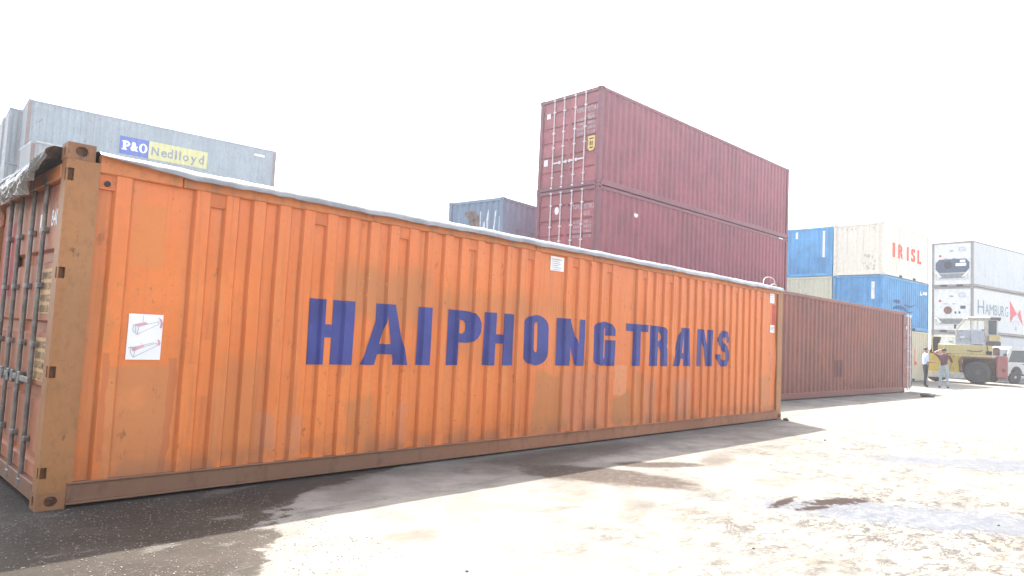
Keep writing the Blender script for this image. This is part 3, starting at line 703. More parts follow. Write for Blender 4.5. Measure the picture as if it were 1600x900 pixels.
# stickers on the side
def sticker(name, x0, x1, z0, z1, mat=None, base=DEP):
    b_ = B(); lay(b_, quad2d(x0, x1, z0, z1), None, FO, PO, 0, .006, OZ); return obj(name, b_, mat or M['white'], oc)
st = sticker('instruction_sticker', .50, .745, 1.045, 1.392)
def strokes(segs, w_): 
    out = []
    for (x0, y0, x1, y1) in segs:
        d = Vector((x1-x0, y1-y0)); n = Vector((-d.y, d.x)).normalized()*w_/2
        out.append([(x0+n.x, y0+n.y), (x1+n.x, y1+n.y), (x1-n.x, y1-n.y), (x0-n.x, y0-n.y)])
    return out
def sk(px, py): return (.50+(px-170)/440*.245, 1.392-(py-155)/590*.347)   # sketch coordinates on the sticker
def segs(*pts): return [sk(*p)+sk(*q) for p, q in zip(pts[:-1], pts[1:])]
b_ = B()
gg = segs((235, 295), (230, 370), (290, 420), (300, 315), (235, 295)) + segs((290, 420), (550, 280)) + segs((300, 315), (550, 245), (550, 280)) + segs((262, 300), (262, 395)) \
    + segs((225, 585), (225, 655), (265, 715), (285, 610), (225, 585)) + segs((265, 715), (555, 560)) + segs((285, 610), (550, 525), (555, 560)) + segs((235, 590), (515, 520)) + segs((350, 170), (350, 260)) + segs((185, 595), (240, 580)) + segs((345, 520), (380, 570))
for sgm in gg: lay(b_, loops2d(strokes([sgm], .0035)), None, FO, PO, 0, .0095, OZ)
obj('printed_drawing', b_, M['faintink'], st)
b_ = B()
for lp in ([sk(245, 290), sk(380, 255), sk(425, 280), sk(310, 312)], [sk(235, 590), sk(390, 550), sk(390, 580), sk(250, 640)],
           [sk(540, 185), sk(590, 215), sk(608, 270), sk(595, 330), sk(570, 325), sk(580, 265), sk(565, 220)], [sk(550, 470), sk(585, 490), sk(600, 530), sk(585, 560), sk(565, 555), sk(572, 520)]):
    lay(b_, loops2d([lp]), None, FO, PO, 0, .0088, OZ)
obj('printed_drawing', b_, M['pinkink'], st)
st = sticker('notice_sticker', 5.28, 5.54, 2.205, 2.385)
b_ = B()
for i, (k, wd) in enumerate(((.02, .2), (.05, .15), (.075, .18), (.10, .14), (.125, .19), (.15, .17))):
    lay(b_, quad2d(5.30, 5.30+wd, 2.375-k-(.008 if i else .012), 2.375-k), None, FO, PO, 0, .0088, OZ)
obj('printed_lines', b_, M['faintink'], st)
st = sticker('notice_sticker', 11.66, 11.86, 2.22, 2.42)
b_ = B()
for k in (.04, .075, .11, .145): lay(b_, quad2d(11.68, 11.84, 2.41-k-.008, 2.41-k), None, FO, PO, 0, .0088, OZ)
obj('printed_lines', b_, M['faintink'], st)
sticker('red_tape', 11.78, 11.92, 1.80, 2.19, M['redmark'])
st = sticker('small_label', 11.70, 11.89, 1.66, 1.80)
b_ = B()
for (x0, x1, z0, z1) in ((11.72, 11.76, 1.70, 1.77), (11.775, 11.80, 1.71, 1.765), (11.81, 11.87, 1.735, 1.77), (11.82, 11.86, 1.69, 1.715)): lay(b_, quad2d(x0, x1, z0, z1), None, FO, PO, 0, .0088, OZ)
obj('printed_lines', b_, M['faintink'], st)

# ------------------------------------------------------------------ silver tarpaulin over the open top
def tarp():
    b = B(); nx = 260
    prof = [(1.219, 2.572), (.6, 2.578), (.25, 2.570), (.10, 2.562), (.02, 2.555), (-.018, 2.543), (-.04, 2.522), (-.050, 2.504), (-.054, 2.484), (-.056, 2.468)]
    rows = []
    for i in range(nx+1):
        x = .19+(OL-.30)*i/nx; row = []
        wob = noise.noise((x*1.1, 0, 0)); wob2 = noise.noise((x*3.7, 5, 0)); w3 = noise.noise((x*11, 2, 1))
        grow = min(1, .35+(x-.19)*1.0)
        for j, (y, z) in enumerate(prof):
            k = max(0, j-3)/6
            yy = y-.012*k*(1+1.2*wob2)-.006*k*w3
            zz = z-(k*.012*wob+k*.012*wob2+k*.008*w3)+.010*noise.noise((x*2.3, y*2, 4))*(1-.4*k)+.006*noise.noise((x*7, y*5, 2))
            if j > 3: zz = 2.562-(2.562-zz)*grow
            row.append(b.verts.new((x, yy, zz)))
        back = []
        for j, (y, z) in enumerate(prof[1:]):
            k = max(0, j-2)/6; back.append(b.verts.new((x, W-y+.012*k*wob, z+.01*wob2*k)))
        rows.append(row[::-1]+back)
    for A, C in zip(rows[:-1], rows[1:]):
        for i in range(len(A)-1): b.faces.new((A[i], A[i+1], C[i+1], C[i]))
    # crumpled flap hanging over the door end
    nv, ns = 150, 40; R = []
    rid = lambda p: 1-2*abs(noise.noise(p))
    for i in range(nv+1):
        v = .15+2.15*i/nv; row = []
        drop = .11+.15*min(1, max(0, (v-.15)/.5)) - .05*max(0, (v-1.6)/.7) + .03*noise.noise((v*3.2, 1, 0)) + .018*noise.noise((v*13, 4, 0))
        for j in range(ns+1):
            s_ = j/ns
            if s_ < .35: x = .19-.25*s_/.35; z = 2.568-.085*(s_/.35)*min(1, (v-.15)*5)
            else:
                q = (s_-.35)/.65; x = -.055-.05*math.sin(q*PI*.8); z = 2.568-.085*min(1, (v-.15)*5)-(drop-.045)*q
            sk_ = s_*2.0-v*1.6      # folds run slantwise
            bulge = 0.036*rid((v*1.8, sk_*2.6, 7))+0.017*rid((v*4.0, sk_*5, 3))+0.005*rid((v*10, sk_*12, 5))
            wgt = min(1, s_*2.5)*min(1, (v-.15)*6+.1)
            row.append(b.verts.new((x-max(-.03, bulge)*1.0*wgt, v, z+.25*bulge*wgt)))
        R.append(row)
    for A, C in zip(R[:-1], R[1:]):
        for i in range(ns): b.faces.new((A[i], A[i+1], C[i+1], C[i])).material_index = 1
    return b
tag(obj('tarpaulin', tarp(), [M['tarp'], M['tarp_lit']], None, True), 'crumpled silver tarpaulin draped over the open top of the orange container', 'tarpaulin')
b_ = B(); pts = []
for i in range(19):
    a = i/18; pts.append((11.55+.5*a, .12+.04*math.sin(a*6), 2.56+.17*math.sin(PI*a)**.8))
for i in range(9):
    a = i/8; pts.append((12.05-.42*a, .06-.05*a, 2.56+.035*math.sin(PI*a)))
path(b_, pts, .007, 6)
tag(obj('cord', b_, M['rope']), 'loose loop of pale cord at the far top corner of the orange container', 'cord')

# ------------------------------------------------------------------ maroon stack
HC = 2.896
R_LOC, R_YAW = (14.38, 6.34), -1.9
def red_marks(lvdoors, lo, second):
    right, left = lvdoors
    b_ = B()
    lay(b_, text2d('TGHU', .02), (.98, .66, lo+2.26, lo+2.40), FE, None, .05, .006)
    lay(b_, text2d('937790 2' if second else '937734 1', .02), (.55, .16, lo+2.24, lo+2.39), FE, None, .05, .006)
    lay(b_, text2d('45G1', .02), (.55, .30, lo+2.04, lo+2.17), FE, None, .05, .006)
    zz = 1.82 if second else 1.99
    for k, (a_, c_) in enumerate((('MAX.GROSS', '30480 KG'), ('TARE', '3900 KG'), ('PAYLOAD', '26580 KG'), ('CU.CAP.', '76.3 CU.M'))):
        z = lo+zz-k*.14
        lay(b_, text2d(a_, .02), (.93, .66, z, z+.09), FE, None, .05, .006); lay(b_, text2d(c_, .02), (.52, .24, z, z+.09), FE, None, .05, .006)
    obj('lettering', b_, M['worn_white'], right)
    b_ = B()
    if second: lay(b_, loops2d([arc(1.60, lo+2.28, .085, .12, 0, 342, 19)]), None, FE, None, .05, .006)
    else: lay(b_, quad2d(2.02, 2.18, lo+2.30, lo+2.46), None, FE, None, .05, .006); lay(b_, quad2d(2.06, 2.22, lo+.82, lo+1.02), None, FE, None, .05, .006)
    obj('notice_sticker', b_, M['white'], left)
    if not second:
        b_ = B(); lay(b_, loops2d([[(.22, lo+1.14), (.22, lo+1.48), (.48, lo+1.48), (.48, lo+1.14), (.42, lo+1.04), (.28, lo+1.04)]]), None, FE, None, .05, .006); sp = obj('yellow_plate', b_, M['yellow_seal'], right)
        b_ = B(); lay(b_, quad2d(.27, .43, lo+1.38, lo+1.42), None, FE, None, .05, .009); lay(b_, quad2d(.30, .34, lo+1.2, lo+1.33), None, FE, None, .05, .009); lay(b_, quad2d(.37, .41, lo+1.2, lo+1.33), None, FE, None, .05, .009); lay(b_, quad2d(.29, .41, lo+1.11, lo+1.15), None, FE, None, .05, .009); obj('printed_marks', b_, M['ink'], sp)
for k in range(3):
    lab = ['maroon container at the base of the tall stack, hidden behind the orange container', 'middle maroon container of the tall stack, white oval mark on its left door', 'maroon container on top of the tall stack, with a yellow plate on its right door'][k]
    t, P, lv = std_container('shipping_container', lab, (R_LOC[0], R_LOC[1], k*HC), R_YAW, 12.192, HC, M['red'], M['red_frame'], 'doors', endmat=M['red_door'], group='maroon containers stacked three high', rodmat=M['white_rod'])
    if k: red_marks(lv, 0, k == 1)
    if k == 1:
        b_ = B(); lay(b_, loops2d([[(1.76, 2.26), (1.95, 2.22), (1.98, 2.33), (1.83, 2.36)]]), None, FS, P, 0, .004); obj('paper_scrap', b_, M['white'], t)
        b_ = B(); box(b_, 11.38, 11.70, -.004, .004, 2.83, 2.875); obj('notice_sticker', b_, M['white'], t)

# ------------------------------------------------------------------ brown-red container lying behind
BRL = (26.86, 1.71); BY = -1.19
a_ = math.radians(BY); bx, by = BRL[0]-12.192*math.cos(a_), BRL[1]-12.192*math.sin(a_)
t = thing('shipping_container', 'rust-brown container on the ground beyond the far end of the orange one, door open', 'container', (bx, by, 0), a_)
P, ep = frame_parts(t, 12.192, HC, M['brown_frame'], M['brown_frame'], body=M['brown'], far='none'); inst('end_panel', ep, t)
b_ = B(); lay(b_, quad2d(12.192-6.54, 12.192-5.78, .60, 1.10), None, FS, P, 0, .004); obj('repaint_patch', b_, M['brown_dk'], t)
b_ = B()
for i in range(26):
    u = random.uniform(6.2, 12.0); h_ = random.uniform(.04, .16); z_ = random.uniform(.2, .42); lay(b_, quad2d(u, u+random.uniform(.02, .05), z_, z_+h_), None, FS, P, 0, .0035)
obj('rust_mark', b_, M['brown_dk'], t)
# open door leaf swung out past the end
def open_leaf(b):
    Ln, z0, z1 = 1.15, .14, 2.74
    pts = [(z0, .0)]
    for a in (.55, 1.0, 1.45, 1.9, 2.35): pts += [(a, 0), (a+.02, .035), (a+.08, .035), (a+.10, 0)]
    pts.append((z1, 0))
    lo = [b.verts.new((.0, d, z)) for z, d in pts]; hi = [b.verts.new((Ln, d, z)) for z, d in pts]
    for i in range(len(pts)-1): b.faces.new((lo[i], hi[i], hi[i+1], lo[i+1]))
    box(b, 0, Ln, .045, .06, z0, z1)
lf = obj('door', open_leaf(B()) or None, M['brown'], t) if False else None
b_ = B(); open_leaf(b_); lf = obj('door', b_, M['brown'], t, loc=(12.20, .02, 0)); lf.rotation_euler = (0, 0, math.radians(5))
for u in (.42, .86):
    b_ = B(); tube(b_, (u, -.035, .06), (u, -.035, 2.84), .02, 8)
    for z in (.12, .9, 1.5, 2.1, 2.78): box(b_, u-.05, u+.05, -.05, .0, z-.03, z+.03, .006)
    obj('lock_rod', b_, M['white_rod'], lf)
b_ = B(); lay(b_, quad2d(.28, .40, 2.28, 2.42), None, FS, None, -.002, .004); obj('notice_sticker', b_, M['white'], lf)
b_ = B(); box(b_, 1.14, 1.17, -.02, .06, .14, 2.74); obj('door_seal', b_, M['dark'], lf)
# inner frame of the open end
hd = shared(('header', HC), lambda b: None, M['brown_frame'])

# ------------------------------------------------------------------ grey stacks far left
def grp_hidden(loc, yaw, L, H, mat, n, frame=None):
    for k in range(n):
        std_container('shipping_container', 'weathered grey container in a lower tier hidden behind the long orange container', (loc[0], loc[1], k*H), yaw, L, H, mat, frame, group='hidden lower tiers of the grey stacks')
PO_LOC, PO_YAW = (5.7, 34.02), -5.06
grp_hidden(PO_LOC, PO_YAW, 12.192, HC, M['grey'], 3)
t, P, lv = std_container('shipping_container', 'pale grey container with a blue and cream shipping line logo, topmost at far left', (PO_LOC[0], PO_LOC[1], 3*HC), PO_YAW, 12.192, HC, M['grey'], M['grey'], 'panel', post=M['grey_post'])
lz = 3*HC
b_ = B(); lay(b_, quad2d(3.98, 5.36, 9.77-lz, 10.70-lz), None, FS, P, 0, .004); lb = obj('logo_panel', b_, M['logo_blue'], t)
b_ = B(); lay(b_, quad2d(5.36, 8.33, 9.77-lz, 10.70-lz), None, FS, P, 0, .004); lc = obj('logo_panel', b_, M['logo_cream'], t)
z0, z1 = 10.0-lz, 10.48-lz
b_ = B()
xP = 4.10
lay(b_, loops2d([[(xP, z0), (xP+.24, z0), (xP+.24, z0+.06), (xP+.19, z0+.06), (xP+.19, z0+.19)] + arc(xP+.22, z0+.335, .16, .145, -90, 90, 8) + [(xP, z1), (xP, z1-.06), (xP+.05, z1-.06), (xP+.05, z0+.06), (xP, z0+.06)], [(xP+.19, z0+.26), (xP+.21, z0+.26)] + arc(xP+.21, z0+.335, .06, .075, -80, 80, 5) + [(xP+.19, z0+.41)]]), None, FS, P, 0, .008)
lay(b_, text2d('&', .045), (4.50, 4.86, z0, z1), FS, P, 0, .008)
lay(b_, loops2d([arc(5.10, (z0+z1)/2, .20, .25, 0, 345, 20), arc(5.10, (z0+z1)/2, .085, .19, 0, 345, 20)]), None, FS, P, 0, .008)
obj('logo_lettering', b_, M['white'], lb)
b_ = B(); zb = 9.98-lz
xs_ = 5.50
for ch, wd, h0, h1 in (('N', .36, 0, .46), ('e', .30, 0, .34), ('d', .28, 0, .5), ('l', .10, 0, .5), ('l', .10, 0, .5), ('o', .30, 0, .34), ('y', .32, -.14, .33), ('d', .28, 0, .5)):
    lay(b_, text2d(ch, .02), (xs_, xs_+wd, zb+h0, zb+h1), FS, P, 0, .008); xs_ += wd+(.02 if ch == 'e' else .10)
obj('logo_lettering', b_, M['logo_grey'], lc)
b_ = B(); lay(b_, text2d('PONU 482', .02), (10.3, 11.6, 11.05-lz, 11.25-lz), FS, P, 0, .006) if False else lay(b_, quad2d(10.9, 11.5, 11.08-lz, 11.20-lz), None, FS, P, 0, .006); obj('worn_marking', b_, M['white'], t)
# two neighbours whose ends show left of it
yw = math.radians(PO_YAW)
for k, (v, u, lab) in enumerate(((2.50, -.52, 'grey container directly beside the logo container, its door end towards the yard'), (5.02, -.58, 'grey container second from the logo container, its door end towards the yard'), (7.54, -.52, 'grey container cut by the left edge of the photograph, third from the logo container'))):
    lx, ly = PO_LOC[0]+math.cos(yw)*u-math.sin(yw)*v, PO_LOC[1]+math.sin(yw)*u+math.cos(yw)*v
    grp_hidden((lx, ly), PO_YAW, 12.192, HC, M['grey2'], 3)
    std_container('shipping_container', lab, (lx, ly, 3*HC), PO_YAW, 12.192, HC, M['grey'], M['grey'], 'doors', group='grey containers at the far left', rodmat=M['white_rod'], endmat=M['grey'])
grp_hidden((5.15, 29.5), -.5, 12.192, HC, M['grey2'], 2)
std_container('shipping_container', 'light grey container with rusty corner post, just above the crumpled tarpaulin', (5.15, 29.5, 2*HC), -.5, 12.192, HC, M['grey2'], M['grey2'], 'panel', post=M['grey_post'])

# ------------------------------------------------------------------ slate-blue damaged container beside the maroon stack
SB = (14.23, 10.0); SBY = 5.0
std_container('shipping_container', 'slate blue container hidden under the damaged one left of the maroon stack', (SB[0], SB[1], 0), SBY, 6.058, HC, M['slate'], M['slate'])
t, P, lv = std_container('shipping_container', 'slate blue container with torn, white-scraped end, left of the maroon stack', (SB[0], SB[1], HC), SBY, 6.058, HC, M['slate'], M['slate'], 'panel')
PE = end_profile()
b_ = B(); lay(b_, loops2d([[(1.02, 1.5), (1.02, 2.32), (1.25, 2.55), (1.65, 2.52), (1.72, 2.40), (1.52, 2.30), (1.42, 1.9), (1.45, 1.5)]]), None, FE, PE, 0, .004); obj('torn_patch', b_, M['rustflake'], t)
b_ = B()
for lp in ([(.62, 1.9), (.60, 2.48), (.66, 2.55), (.73, 2.2), (.70, 1.9)], [(.34, 1.6), (.30, 2.2), (.27, 2.50), (.33, 2.45), (.42, 1.9), (.41, 1.6)], [(.75, 1.85), (.76, 2.15), (.83, 2.1), (.82, 1.8)], [(.96, 1.5), (.97, 2.5), (1.0, 2.5), (1.0, 1.5)], [(.5, 1.3), (.48, 1.75), (.56, 1.8), (.57, 1.3)], [(.02+.14, 1.3), (.15, 2.3), (.18, 2.3), (.18, 1.3)]):
    lay(b_, loops2d([lp]), None, FE, PE, 0, .005)
obj('scraped_patch', b_, M['white_streak'], t)
b_ = B()
for (x0, x1) in ((.75, 1.15), (1.5, 2.1), (2.3, 2.8)): lay(b_, quad2d(x0, x1, 1.88, 1.96), None, FS, P, 0, .005)
obj('stencil_mark', b_, M['logo_grey'], t)
# ------------------------------------------------------------------ right-hand columns
SH = 2.591
IR = (35.2, 4.863); IY = -4.95; ia = math.radians(IY)
def at(o, a, u, v): return (o[0]+math.cos(a)*u-math.sin(a)*v, o[1]+math.sin(a)*u+math.cos(a)*v)
def irisl_letters(t, P, z0, z1, mat, spans):
    b_ = B()
    for ch, (a, c) in zip('IRISL', spans):
        if ch == 'I': lay(b_, quad2d(a, c, z0, z1), None, FS, P, 0, .006)
        else: lay(b_, text2d(ch, .035), (a, c, z0, z1), FS, P, 0, .006)
    obj('lettering', b_, mat, t)
SPAN = [(1.12, 1.42), (1.82, 2.52), (2.92, 3.18), (3.55, 4.08), (4.42, 4.95)]
t, P, lv = std_container('shipping_container', 'cream container on the ground behind the pale blue shirt, red letter on its side', (IR[0], IR[1], 0), IY, 6.058, SH, M['cream'], M['cream'], group='right-hand stack of short containers')
irisl_letters(t, P, .85, 1.70, M['red_let'], [(1.0, 1.25), (1.6, 2.3), (2.7, 2.9), (3.1, 3.7), (4.05, 4.5)])
t, P, lv = std_container('shipping_container', 'blue container with dark blotches on its side, under the cream one with red letters', (IR[0], IR[1], SH), IY, 6.058, SH, M['blue2'], M['blue2'], group='right-hand stack of short containers')
def z_(z): return z-SH
b_ = B()
lay(b_, loops2d([[(4.80, z_(4.52)), (4.86, z_(4.76)), (4.98, z_(4.76)), (4.95, z_(4.60)), (5.12, z_(4.58)), (5.1, z_(4.52))]]), None, FS, P, 0, .006)
lay(b_, loops2d([arc(5.32, z_(4.65), .13, .08, 0, 340, 12)]), None, FS, P, 0, .006); lay(b_, loops2d([arc(5.66, z_(4.66), .15, .09, 0, 340, 12)]), None, FS, P, 0, .006)
obj('logo_lettering', b_, M['white'], t)
b_ = B()
lay(b_, loops2d([arc(1.75, z_(3.98), .42, .10, 0, 345, 14)]), None, FS, P, 0, .006)
lay(b_, loops2d([arc(2.1, z_(3.55), .9, .26, 10, 170, 10) + arc(2.1, z_(3.52), .95, .10, 170, 10, 10)]), None, FS, P, 0, .006)
lay(b_, loops2d([arc(3.3, z_(3.98), .75, .20, 200, 350, 10) + arc(3.3, z_(3.99), .72, .12, 350, 200, 10)]), None, FS, P, 0, .006)
lay(b_, loops2d([arc(3.3, z_(3.62), .6, .12, 200, 350, 10) + arc(3.3, z_(3.62), .6, .06, 350, 200, 10)]), None, FS, P, 0, .006)
obj('blot_mark', b_, M['blot'], t)
PE = end_profile()
b_ = B(); lay(b_, quad2d(.42, .56, z_(4.0), z_(4.85)), None, FE, PE, 0, .006); obj('worn_marking', b_, M['white_streak'], t)
t, P, lv = std_container('shipping_container', 'cream container with big red letters IRISL, top of the stack beside the blue one', (IR[0], IR[1], 2*SH), IY, 6.058, SH, M['offwhite'], M['offwhite'], group='right-hand stack of short containers')
irisl_letters(t, P, 6.16-2*SH, 6.88-2*SH, M['red_let'], SPAN)
b_ = B()
random.seed(3)
for i in range(16):
    y = random.uniform(.2, .95); z = random.uniform(.22, .95); lay(b_, quad2d(y, y+random.uniform(.04, .1), z, z+random.uniform(.05, .16)), None, FE, PE, 0, .005)
for y in (.45, 1.3, 1.5, 1.75): lay(b_, quad2d(y, y+.07, 2.28, 2.36), None, FE, PE, 0, .005)
obj('worn_marking', b_, M['cream2'], t)
o2 = at(IR, ia, 0.05, 2.50)
std_container('shipping_container', 'container at the base of the blue and pale stack, hidden behind the rust-brown one', (o2[0], o2[1], 0), IY, 6.058, SH, M['cream2'], M['cream2'], group='pale and blue stack beside the maroon stack')
std_container('shipping_container', 'pale greenish cream container directly under the bright blue one', (o2[0], o2[1], SH), IY, 6.058, SH, M['cream2'], M['cream2'], group='pale and blue stack beside the maroon stack')
t, P, lv = std_container('shipping_container', 'bright blue container end with a white vertical strip, between maroon stack and cream container', (o2[0], o2[1], 2*SH), IY, 6.058, SH, M['blue'], M['blue'], group='pale and blue stack beside the maroon stack')
b_ = B(); lay(b_, quad2d(.42, .52, 1.0, 2.38), None, FE, PE, 0, .006); lay(b_, quad2d(1.86, 2.0, 2.05, 2.40), None, FE, PE, 0, .006); obj('worn_marking', b_, M['white'], t)
b_ = B(); lay(b_, quad2d(.30, 2.29, .18, 1.0), None, FE, PE, 0, .004); obj('repaint_patch', b_, M['blue2'], t)

# reefers ---------------------------------------------------------------
RF = (49.53, 3.9); RY = -11.44; ra = math.radians(RY)
def reefer(label, lvl, body, dark):
    t, P, _ = std_container('refrigerated_container', label, (RF[0], RF[1], lvl*HC), RY, 12.192, HC, body, M['reefer_frame'], 'none', cat='container', group='white refrigerated containers stacked at the right', flat=True)
    bb = B(); box(bb, .05, .12, .145, W-.145, .165, HC-.115); fp = obj('machine_panel', bb, M['machine'], t)
    # condenser opening, octagonal, with fan and grilles
    cut = [(.22, 1.15), (.42, .92), (1.98, .92), (2.2, 1.15), (2.2, 1.55), (1.98, 1.78), (.42, 1.78), (.22, 1.55)] if dark else [(.22, 1.02), (.30, .92), (2.12, .92), (2.2, 1.02), (2.2, 1.5), (1.95, 1.75), (.45, 1.75), (.22, 1.5)]
    bb = B()
    a = [bb.verts.new((.046, y, z)) for y, z in cut]; c = [bb.verts.new((.03, y, z)) for y, z in cut]
    bb.faces.new(a); bb.faces.new(c[::-1])
    for i in range(len(cut)): bb.faces.new((a[i], c[i], c[(i+1) % len(cut)], a[(i+1) % len(cut)]))
    cb = obj('condenser_cover', bb, M['navy'] if dark else M['machine'], t)
    bb = B(); lathe(bb, [(.24, .0), (.24, .012), (.20, .02), (.05, .022), (.02, .03)], 24, 'x', (.0, 1.45, 1.42)); 
    obj('fan_grille', bb, M['dark'] if dark else M['st_rust'], cb)
    bb = B()
    if dark:
        box(bb, .018, .03, .45, .75, 1.55, 1.70); box(bb, .018, .03, .40, 1.0, 1.32, 1.50)
        obj('service_plate', bb, M['white'], cb)
    else:
        box(bb, .018, .03, .42, .72, 1.50, 1.70); box(bb, .016, .03, .95, 1.05, 1.2, 1.34); box(bb, .016, .03, .72, .82, 1.2, 1.34); obj('control_box', bb, M['navy'], cb)
    bb = B()
    for i in range(7): box(bb, .022, .044, .5, 1.95, .56+i*.045, .575+i*.045)
    obj('lower_grille', bb, M['dark'] if not dark else M['navy'], t)
    bb = B()
    for y0, y1, z0, z1 in ((.30, 2.15, .88, .905), (.30, 2.15, .46, .49), (.28, .33, .46, .9), (2.12, 2.17, .46, .9)): box(bb, .028, .05, y0, y1, z0, z1)
    obj('machine_bracket', bb, M['st_white'], t)
    bb = B(); tube(bb, (.02, .25, .95), (.02, .62, .62), .035, 8); obj('corner_brace', bb, M['white'], t); bb = B(); tube(bb, (.02, 2.18, .95), (.02, 1.85, .62), .035, 8); obj('corner_brace', bb, M['white'], t)
    bb = B(); box(bb, .035, .048, .40, .85, 2.22, 2.52); obj('notice_sticker', bb, M['faintink'], t)
    bb = B(); box(bb, .035, .048, 1.85, 2.0, 1.95, 2.08); obj('warning_label', bb, M['redmark'], t)
    for q in ((1.15, 1.35, 2.28, 2.34), (1.0, 1.2, 1.80, 1.83), (1.5, 1.7, 1.80, 1.83)): bb = B(); box(bb, .02, .05, *q); obj('latch', bb, M['rod'], t)
    # fork pockets in the sill as dark recess plates
    bb = B(); box(bb, -.002, .006, .55, .95, .04, .14); box(bb, -.002, .006, 1.49, 1.89, .04, .14); obj('fork_pocket', bb, M['dark'], t)
    return t
t = reefer('white refrigerated container at the bottom right, half hidden by the yellow machine', 0, M['reefer'], False)
t = reefer('white refrigerated container marked HAMBURG with a red emblem, middle of its stack', 1, M['reefer2'], False)
b_ = B()
zb = 4.16-HC
lay(b_, text2d('H', .0), (.72, 1.62, zb, zb+.86), FS, None, .02, .006)
x_ = 1.78
for ch, wd in (('A', .62), ('M', .76), ('B', .46), ('U', .54), ('R', .52), ('G', .60)):
    lay(b_, text2d(ch, .0), (x_, x_+wd*.86, zb, zb+.66), FS, None, .02, .006); x_ += wd*.86+.085
obj('lettering', b_, M['steel_let'], t)
b_ = B(); ez = lambda z: z-HC
lay(b_, loops2d([[(5.46, ez(5.30)), (6.62, ez(4.42)), (6.05, ez(4.22)), (5.62, ez(3.80))]]), None, FS, None, .02, .006)
lay(b_, loops2d([[(6.72, ez(4.40)), (7.15, ez(4.78)), (7.62, ez(3.66)), (7.05, ez(4.10))]]), None, FS, None, .02, .006)
obj('emblem', b_, M['emblem_red'], t)
b_ = B()
lay(b_, loops2d([arc(6.4, ez(3.70), .52, .28, 0, 180, 12) + arc(6.4, ez(3.70), .44, .22, 180, 0, 12)]), None, FS, None, .02, .006)
lay(b_, loops2d([arc(6.4, ez(3.45), .22, .16, 0, 340, 12)]), None, FS, None, .02, .006)
obj('emblem', b_, M['faintink'], t)
t = reefer('plain white refrigerated container on top, its dark cooling unit facing the yard', 2, M['reefer'], True)

# ------------------------------------------------------------------ yellow container-handling machine
ST = (42.0, 2.26)
st_t = thing('lift_truck', 'heavy yellow lift truck with grey cab and red counterweight, by the white refrigerated containers', 'lift truck', (ST[0], ST[1], 0), math.atan2(-.983, .182))
# local x: to the picture's right, local y: away from the camera, z up
def wheel(parent, c, r, wd, rim=.5, name='wheel'):
    b = B(); lathe(b, [(r*rim, -wd/2+.03), (r*.82, -wd/2), (r*.97, -wd/2+.05), (r, -wd*.25), (r, wd*.25), (r*.97, wd/2-.05), (r*.82, wd/2), (r*rim, wd/2-.03)], 32, 'y', c)
    w_ = obj(name, b, M['tyre'], parent, True)
    b = B()
    for i in range(30):
        a = 2*PI*i/30
        mt = Matrix.Translation(c) @ Matrix.Rotation(-a, 4, 'Y') @ Matrix.Translation((r*.995, 0, 0)); bmesh.ops.create_cube(b, size=1, matrix=mt @ Matrix.Diagonal((.035, wd*.86, r*.09, 1)))
    o = obj('tyre_tread', b, M['tyre'], w_); o['kind'] = 'stuff'
    b = B(); lathe(b, [(r*rim, -wd/2+.045), (r*rim*.85, -wd/2+.09), (r*.25, -wd/2+.07), (r*.22, -wd/2+.0), (r*.06, -wd/2-.01)], 24, 'y', c); obj('hub', b, M['hub'], w_)
    b = B()
    for i in range(8):
        a = 2*PI*i/8; tube(b, (c[0]+r*.33*math.cos(a), c[1]-wd/2+.08, c[2]+r*.33*math.sin(a)), (c[0]+r*.33*math.cos(a), c[1]-wd/2+.03, c[2]+r*.33*math.sin(a)), .022, 6)
    obj('wheel_nut', b, M['hub'], w_)
    return w_
wheel(st_t, (0, .25, .62), .62, .46); wheel(st_t, (.12, 2.2, .62), .62, .46); wheel(st_t, (-1.85, .45, .62), .60, .44); wheel(st_t, (-1.75, 2.2, .62), .60, .44)
def sp(name, f, mat, parent=st_t):
    b = B(); f(b); return obj(name, b, M[mat], parent)
sp('front_fender', lambda b: prism(b, [(-2.22, .55), (-.80, .55), (-.62, 1.30), (-.72, 1.50), (-2.22, 1.52)], .02, .16), 'st_yellow2')
sp('side_step', lambda b: box(b, -2.25, -.62, -.06, .5, .24, .56, .02), 'st_white')
sp('chassis', lambda b: box(b, -2.2, 1.0, .5, 2.0, .45, 1.38, .03), 'st_rust')
sp('deck', lambda b: box(b, -1.78, .66, .02, 2.35, 1.53, 2.04, .03), 'st_yellow')
sp('deck_skirt', lambda b: box(b, -1.0, .62, .0, .09, 1.40, 1.53, .01), 'st_yellow')
def fend(b):
    pts = arc(0, .62, .80, .80, 165, 60, 10); outer = [(-.95, 1.30), (-.80, 1.42), (.80, 1.42), (.80, 1.30)]
    prism(b, [(-.80, .62), (-.86, 1.20), (-.72, 1.42), (.80, 1.42), (.80, 1.33), (-.60, 1.33), (-.70, 1.15), (-.66, .62)], -.02, .6)
sp('rear_fender', fend, 'st_rust')
sp('counterweight', lambda b: box(b, .80, 1.30, .0, 2.4, .36, 1.52, .06), 'st_red')
sp('tail_lamp', lambda b: box(b, 1.05, 1.18, -.02, .02, .72, .86, .01), 'st_rust')
sp('exhaust_box', lambda b: box(b, .68, .95, .1, .6, 1.54, 1.95, .02), 'st_rust')
